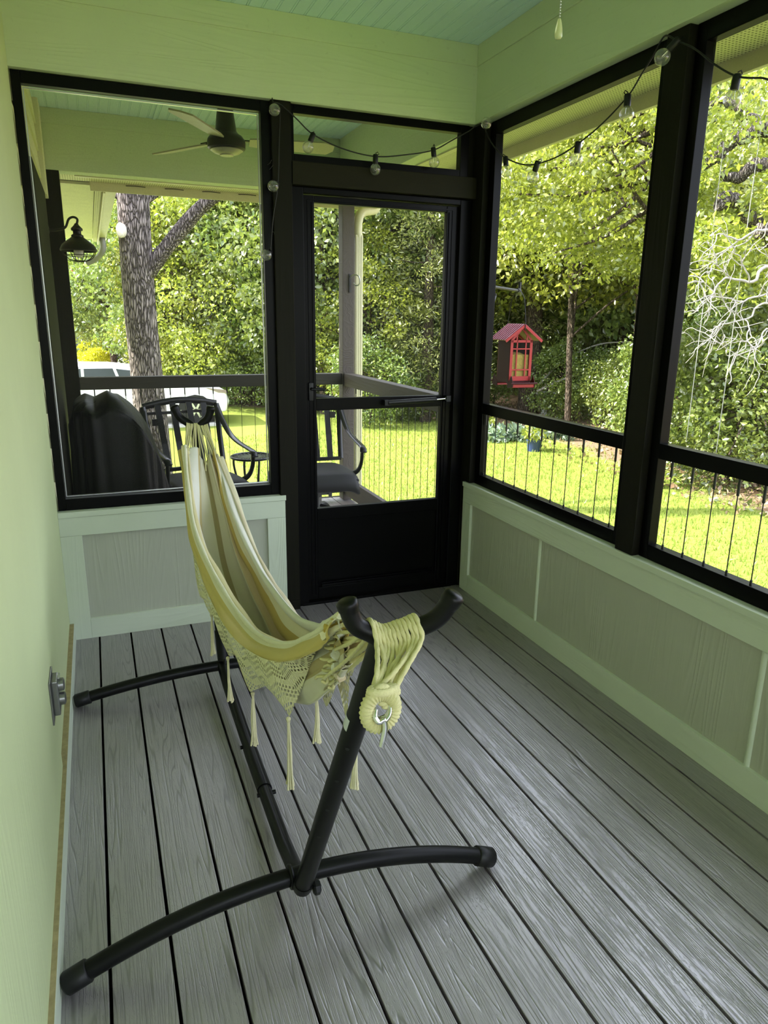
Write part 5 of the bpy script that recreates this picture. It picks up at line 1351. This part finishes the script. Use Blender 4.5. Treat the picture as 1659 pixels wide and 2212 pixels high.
for k in range(0, len(cs), 9):
    b0 = Vector((ox2, oy2, 2.6 + 2.6*random.random())); mb.tube(smooth_path([b0, lerp(b0, Vector(cs[k]), .55) + Vector((0, 0, -.15)), Vector(cs[k])], 5), [lerp(.05, .01, i/10) for i in range(11)], 6)
mb.build('trunk', M['bark2'], o2, smooth=60)
# bare twigs of the cedar seen against the shade
for k, (pts, d) in enumerate((([(1165, 830), (1215, 780), (1290, 745), (1360, 738)], 20.0), ([(1160, 845), (1230, 815), (1300, 800), (1370, 780)], 19.6), ([(1060, 425), (1110, 385), (1160, 395)], 13))):
    P = []
    for i, (a, b_) in enumerate(pts):
        dv = FWD + RIGHT*((a-829.5)/FPX) - UP*((b_-1106)/FPX); P.append(CAM + dv.normalized()*(d + .2*i))
    tw = MB().tube(smooth_path(P, 6), [lerp(.035*d/20, .012, i/(6*(len(P)-1))) for i in range(6*(len(P)-1)+1)], 7).build('bare_branch', M['deadwood'], None, smooth=60)
    tag(tw, ['upper bare branch reaching right from the cedar trunk', 'lower bare branch reaching right from the cedar trunk', 'thin bare twig below the string lights in the middle screen', 'short bare twig in the middle of the wood, above the feeder level'][k], 'branch')

# ropes of a swing that hangs in the wood
for k, (a, b_) in enumerate((((1508, 745), (1482, 955)), ((1570, 700), (1545, 990)))):
    A = [CAM + (FWD + RIGHT*((q[0]-829.5)/FPX) - UP*((q[1]-1106)/FPX)).normalized()*11.3 for q in (a, b_)]
    A[0].x = A[1].x; A[0].y = A[1].y
    tp = A[0] + Vector((0, 0, 2.6))
    tag(MB().tube([tp] + [lerp(tp, A[1], i/30) for i in range(1, 31)], .0055, 6).build('swing_rope', M['swing_rope'], None, smooth=True), ['left of two thin pale swing ropes hanging in the wood', 'right of two thin pale swing ropes hanging in the wood'][k], 'rope')

# grass: blades over the part of the lawn in view
NG = 120000; gx = RNG.uniform(2.6, 12.0, NG); gy = RNG.uniform(-3.0, 20.0, NG)
keep = (RNG.uniform(0, 1, NG) < np.clip(1.4 - np.hypot(gx, gy+3)/17, .12, 1)) & (np.maximum(gx-9.3, ((gy + gx*.55) - 20.5)*.8) + RNG.normal(0, .7, NG) < .1) & ~((gx < 5.7) & (gy > 13.0) & (gy < 19.6))
gx, gy = gx[keep], gy[keep]; n = len(gx); gzv = np.array([gz(a, b_) for a, b_ in zip(gx, gy)])
h = RNG.uniform(.035, .085, n); an = RNG.uniform(0, 6.28, n); wd = RNG.uniform(.006, .012, n)
sx_, sy_ = np.cos(an)*wd, np.sin(an)*wd; lx, ly_ = RNG.normal(0, .025, n), RNG.normal(0, .025, n)
V = np.stack([np.stack([gx-sx_, gy-sy_, gzv-.005], 1), np.stack([gx+sx_, gy+sy_, gzv-.005], 1), np.stack([gx+lx, gy+ly_, gzv+h], 1)], 1).reshape(-1, 3).astype(np.float32)
me = bpy.data.meshes.new('grass'); me.vertices.add(3*n); me.vertices.foreach_set('co', V.ravel()); me.loops.add(3*n); me.loops.foreach_set('vertex_index', np.arange(3*n, dtype=np.int32))
me.polygons.add(n); me.polygons.foreach_set('loop_start', np.arange(n, dtype=np.int32)*3); me.polygons.foreach_set('loop_total', np.full(n, 3, dtype=np.int32)); me.update(calc_edges=True)
a_ = me.attributes.new('rnd', 'FLOAT', 'FACE'); a_.data.foreach_set('value', RNG.uniform(0, 1, n).astype(np.float32)); me.materials.append(M['grassblade'])
g = bpy.data.objects.new('grass', me); COL.objects.link(g); tag(g, 'sunlit green lawn grass around the porch', 'grass', kind='stuff')
# fallen leaves and low weeds in the litter
NL = 9000; lx = RNG.uniform(8.6, 17, NL); ly2 = RNG.uniform(-3, 17, NL); C_ = np.stack([lx, ly2, np.full(NL, GZ+.03)], 1)
lt = leaves_mesh('leaf_litter', C_, .09, m_leaf('dry brown leaves', (.22, .13, .07), (.55, .40, .26), .2), None, .7, 0); tag(lt, 'dry brown leaf litter scattered under the trees', 'leaf litter', kind='stuff')
NW = 5000; wx_ = RNG.uniform(8.8, 12.5, NW); wy_ = RNG.uniform(-1, 13, NW); msk = np.sin(wx_*2.1)*np.sin(wy_*1.3) > .1
C_ = np.stack([wx_, wy_, GZ + RNG.uniform(0, .2, NW)], 1)[msk]; wd_ = leaves_mesh('weeds', C_, .10, M['leaf_dark'], None, .5, -.4); tag(wd_, 'patchy green weeds along the border of lawn and litter', 'weeds', kind='stuff')

# ------------------------------------------------------------------ garden bed: hosta, pots, bird bath
def pot_plant(px, dist, label, plabel, sc=1.0):
    x, y = pos(px, dist)
    p_ = tag(MB().lathe([(.09, 0), (.13, .03), (.16, .26), (.175, .28), (.175, .31), (.150, .31), (.14, .27), (.001, .26)], (0, 0, 0), 24).build('planter', M['blue_pot'], None, smooth=40), label, 'plant pot'); p_.location = (x, y, GZ); p_.scale = (sc,)*3
    P, O = clump_points([(x, y, GZ+.45*sc)], [.24*sc], 260); l = leaves_mesh('potted_plant', P, .09, M['leaf_y'], O, .5); l.location = (0, 0, 0); tag(l, plabel, 'plant')
pot_plant(1172, 14.9, 'small dark blue glazed pot standing in litter at the lawn edge', 'leafy green plant growing in the right-hand blue pot', .95)
pot_plant(1061, 16.6, 'dark blue glazed pot at the left end of the planted border', 'bright leafy plant growing in the left-hand blue pot', 1.1)
x, y = pos(1135, 16.2)
cs = [(x + random.uniform(-1.0, 1.0), y + random.uniform(-.5, .5), GZ + .16) for k in range(12)]
P, O = clump_points(cs, [.24]*12, 120, flat=.6); hs_ = leaves_mesh('hosta_bed', P, .16, m_leaf('blue green hosta leaves', (.14, .24, .17), (.40, .50, .40), .25), O*.8 + np.array([0, 0, .2]), .7); tag(hs_, 'pale blue green hosta border planted between the two blue pots', 'plants', kind='stuff')
x, y = pos(1190, 21.0)
bb_ = tag(empty('bird_bath', (x, y, GZ)), 'pale stone bird bath standing under the trees right of the cedar', 'bird bath')
MB().lathe([(.18, 0), (.19, .04), (.09, .08), (.07, .30), (.08, .52), (.12, .56)], (x, y, GZ), 24).build('pedestal', M['stone'], bb_, smooth=50)
MB().lathe([(.06, .54), (.22, .58), (.34, .66), (.36, .68), (.34, .69), (.22, .63), (.001, .61)], (x, y, GZ), 32).build('basin', M['stone'], bb_, smooth=50)

# ------------------------------------------------------------------ vehicles, yellow shrubs, fence and the house across the way
def car(name, x0, y0, L, Wd, prof, glass, wheels, wr, body, label, cat, z0=GZ+.02, extra=None):
    """side profile in (x, z); car runs along x, near side at y0"""
    r = tag(empty(name, (x0 + L/2, y0 + Wd/2, z0)), label, cat)
    b = bmesh.new(); n = len(prof); secs = [(0, .90, .0), (.06, .97, 0), (.16, 1.0, 0), (.84, 1.0, 0), (.94, .97, 0), (1, .90, 0)]
    rings = []
    for t, s, _ in secs:
        ring = []
        for px_, pz_ in prof:
            inset = max(0, pz_ - 1.0)*.28                         # the cabin narrows to the roof
            yy = y0 + lerp(inset, Wd - inset, t); cxp = .5
            ring.append(b.verts.new((x0 + L*(cxp + (px_-cxp)*(1 - (1-s)*.25)), yy, z0 + .25 + (pz_-.25)*(1 - (1-s)*.12))))
        rings.append(ring)
    for a, c in zip(rings[:-1], rings[1:]):
        for i in range(n): b.faces.new((a[i], a[(i+1) % n], c[(i+1) % n], c[i]))
    b.faces.new(rings[0]); b.faces.new(rings[-1][::-1]); bmesh.ops.recalc_face_normals(b, faces=b.faces[:])
    me = bpy.data.meshes.new('body'); b.to_mesh(me); b.free(); me.materials.append(M[body]); o = bpy.data.objects.new('body', me); COL.objects.link(o)
    o.parent = r; o.matrix_parent_inverse = Matrix.Translation(r.location).inverted(); md = o.modifiers.new('bevel', 'BEVEL'); md.width = .04; md.segments = 3; md.limit_method = 'ANGLE'; md.angle_limit = math.radians(20)
    me.polygons.foreach_set('use_smooth', [True]*len(me.polygons)); me.set_sharp_from_angle(angle=math.radians(50))
    for g_ in glass:
        ins = [y0 + max(0, q[1]-1.0)*.28 - .006 for q in g_]; mbx = MB(); k_ = len(g_)
        for (gx_, gz_), yy in zip(g_, ins): mbx.v.append((x0 + L*gx_, yy, z0 + gz_))
        for (gx_, gz_), yy in zip(g_, ins): mbx.v.append((x0 + L*gx_, yy + .02, z0 + gz_))
        mbx.f.append(tuple(range(k_))); mbx.f.append(tuple(range(k_, 2*k_))[::-1])
        for i in range(k_): mbx.f.append((i, (i+1) % k_, k_+(i+1) % k_, k_+i))
        mbx.build('side_window', M['car_glass'], r)
    for wx in wheels:
        for yy in (y0 - .01, y0 + Wd - .20):
            w_ = MB().lathe([(wr*.55, 0), (wr*.92, 0), (wr, .03), (wr, .18), (wr*.92, .21), (wr*.55, .21)], (x0 + L*wx, yy, z0 + wr), 32, Matrix.Rotation(-PI/2, 4, 'X')).build('wheel', M['tyre'], r, smooth=40)
            hb = MB().lathe([(.001, -.02), (wr*.16, -.02), (wr*.2, 0)], (x0 + L*wx, yy + .02, z0 + wr), 20, Matrix.Rotation(-PI/2, 4, 'X'))
            for k in range(6):
                a_ = k*PI/3; hb.beam((x0 + L*wx, yy + .01, z0 + wr), (x0 + L*wx + math.cos(a_)*wr*.6, yy + .01, z0 + wr + math.sin(a_)*wr*.6), .05, .03, (0, 1, 0))
            hb.build('rim', M['alu'], w_)
    return r
suv = [(.0, .45), (.01, .30), (.10, .25), (.90, .25), (.985, .30), (1.0, .55), (.985, .80), (.93, .93), (.74, 1.06), (.66, 1.13), (.545, 1.40), (.40, 1.475), (.22, 1.49), (.08, 1.40), (.02, 1.12), (.0, .90)]
glw = [[(.10, 1.12), (.125, 1.34), (.27, 1.40), (.27, 1.10)], [(.285, 1.10), (.285, 1.40), (.42, 1.40), (.44, 1.10)], [(.455, 1.10), (.435, 1.39), (.52, 1.34), (.625, 1.12)]]
ca = car('white_car', -1.38, 14.9, 4.75, 1.85, suv, glw, (.19, .815), .36, 'car_white', 'white car parked on the drive behind the pine trunk', 'car')
hx = -1.38 + 4.75
MB().prism([(hx-.62, GZ+.93), (hx-.12, GZ+.86), (hx-.06, GZ+.78), (hx-.30, GZ+.80)], 14.885, 14.93, 'y').build('headlight', M['headlamp'], ca)
MB().prism([(hx-1.35, GZ+.39), (hx-1.25, GZ+.60), (hx-1.08, GZ+.72), (hx-.88, GZ+.76), (hx-.68, GZ+.72), (hx-.51, GZ+.60), (hx-.41, GZ+.39)], 14.893, 14.91, 'y').build('wheel_arch', M['tyre'], ca)
MB().box(hx-2.7, hx-2.5, 14.75, 14.9, GZ+1.08, GZ+1.22).build('mirror', M['car_white'], ca)
jeep = [(.0, .55), (.02, .45), (.98, .45), (1.0, .70), (.98, 1.10), (.66, 1.16), (.62, 1.22), (.53, 1.80), (.10, 1.84), (.04, 1.20), (.0, 1.15)]
jx, jy = pos(150, 48)
jw = [[(.10, 1.28), (.12, 1.70), (.30, 1.72), (.30, 1.28)], [(.33, 1.28), (.33, 1.72), (.50, 1.70), (.56, 1.28)]]
car('off_road_car', jx-1.0, jy, 4.3, 1.8, jeep, jw, (.2, .8), .42, 'car_black', 'dark boxy off-road car parked beyond the yellow bushes', 'car', extra=None)
# iron fence
fx0, fy0 = pos(212, 42)
fe = tag(empty('iron_fence', (fx0, fy0, GZ)), 'thin grey iron fence between the yellow bushes and the dark car', 'fence')
mb = MB()
for k in range(24): mb.tube([(fx0 + k*.11, fy0, GZ), (fx0 + k*.11, fy0, GZ+1.35)], .012, 5)
mb.beam((fx0, fy0, GZ+1.35), (fx0+2.55, fy0, GZ+1.35), .03, .04).beam((fx0, fy0, GZ+.2), (fx0+2.55, fy0, GZ+.2), .03, .04); mb.build('pickets', M['cable'], fe, smooth=60)
for (px, d, r_, lab) in ((203, 33, .62, 'round clipped bright yellow bush nearest the white car'), (196, 38, .75, 'second bright yellow clipped bush behind the round one')):
    x, y = pos(px, d); v_ = RNG.normal(size=(5200, 3)); v_ /= np.linalg.norm(v_, axis=1)[:, None]; P = v_*(r_*RNG.uniform(.82, 1.03, 5200))[:, None]*np.array([1, 1, 1.0]) + np.array([x, y, GZ + r_*1.05])
    tag(leaves_mesh('yellow_bush', P, .09, M['leaf_gold'], v_*.8, .6), lab, 'bush')
# house across the way
hx_, hy_ = pos(120, 62)
hh = tag(empty('brick_house', (hx_, hy_, GZ)), 'tan brick house across the road, glimpsed left of the pine trunk', 'house')
MB().box(hx_-9, hx_+2.6, hy_, hy_+9, GZ, GZ+6.0).build('wall', M['brick'], hh)
MB().prism([(hx_-9.6, GZ+5.9), (hx_+3.2, GZ+5.9), (hx_-3, GZ+10)], hy_-.5, hy_+9.5, 'y').build('roof', M['shingle'], hh)
for wx0 in (hx_+.1, hx_-3.2):
    wf = MB().box(wx0, wx0+1.5, hy_-.06, hy_+.02, GZ+1.4, GZ+3.6).build('window', M['window_glass'], hh); mb = MB()
    for k in range(5): mb.box(wx0-.03+k*.375, wx0+.03+k*.375, hy_-.1, hy_-.05, GZ+1.4, GZ+3.6)
    for k in range(6): mb.box(wx0, wx0+1.5, hy_-.1, hy_-.05, GZ+1.37+k*.44, GZ+1.43+k*.44)
    mb.build('window_bars', M['alu'], wf)
x, y = pos(168, 40)
wsk = tag(empty('red_windsock', (x, y, GZ)), 'small red windsock on a thin pale pole before the brick house', 'windsock')
MB().tube([(x, y, GZ), (x, y, GZ+5.0)], .03, 8).build('pole', M['alu'], wsk, smooth=60)
MB().tube(smooth_path([(x, y, GZ+4.95), (x+.02, y, GZ+4.5), (x+.16, y, GZ+4.1), (x+.05, y, GZ+3.8)], 5), [.16, .15, .14, .13, .12, .12, .12, .12, .14, .16, .17, .17, .15, .12, .09, .05], 10).build('sock', M['red_cloth'], wsk, smooth=60)
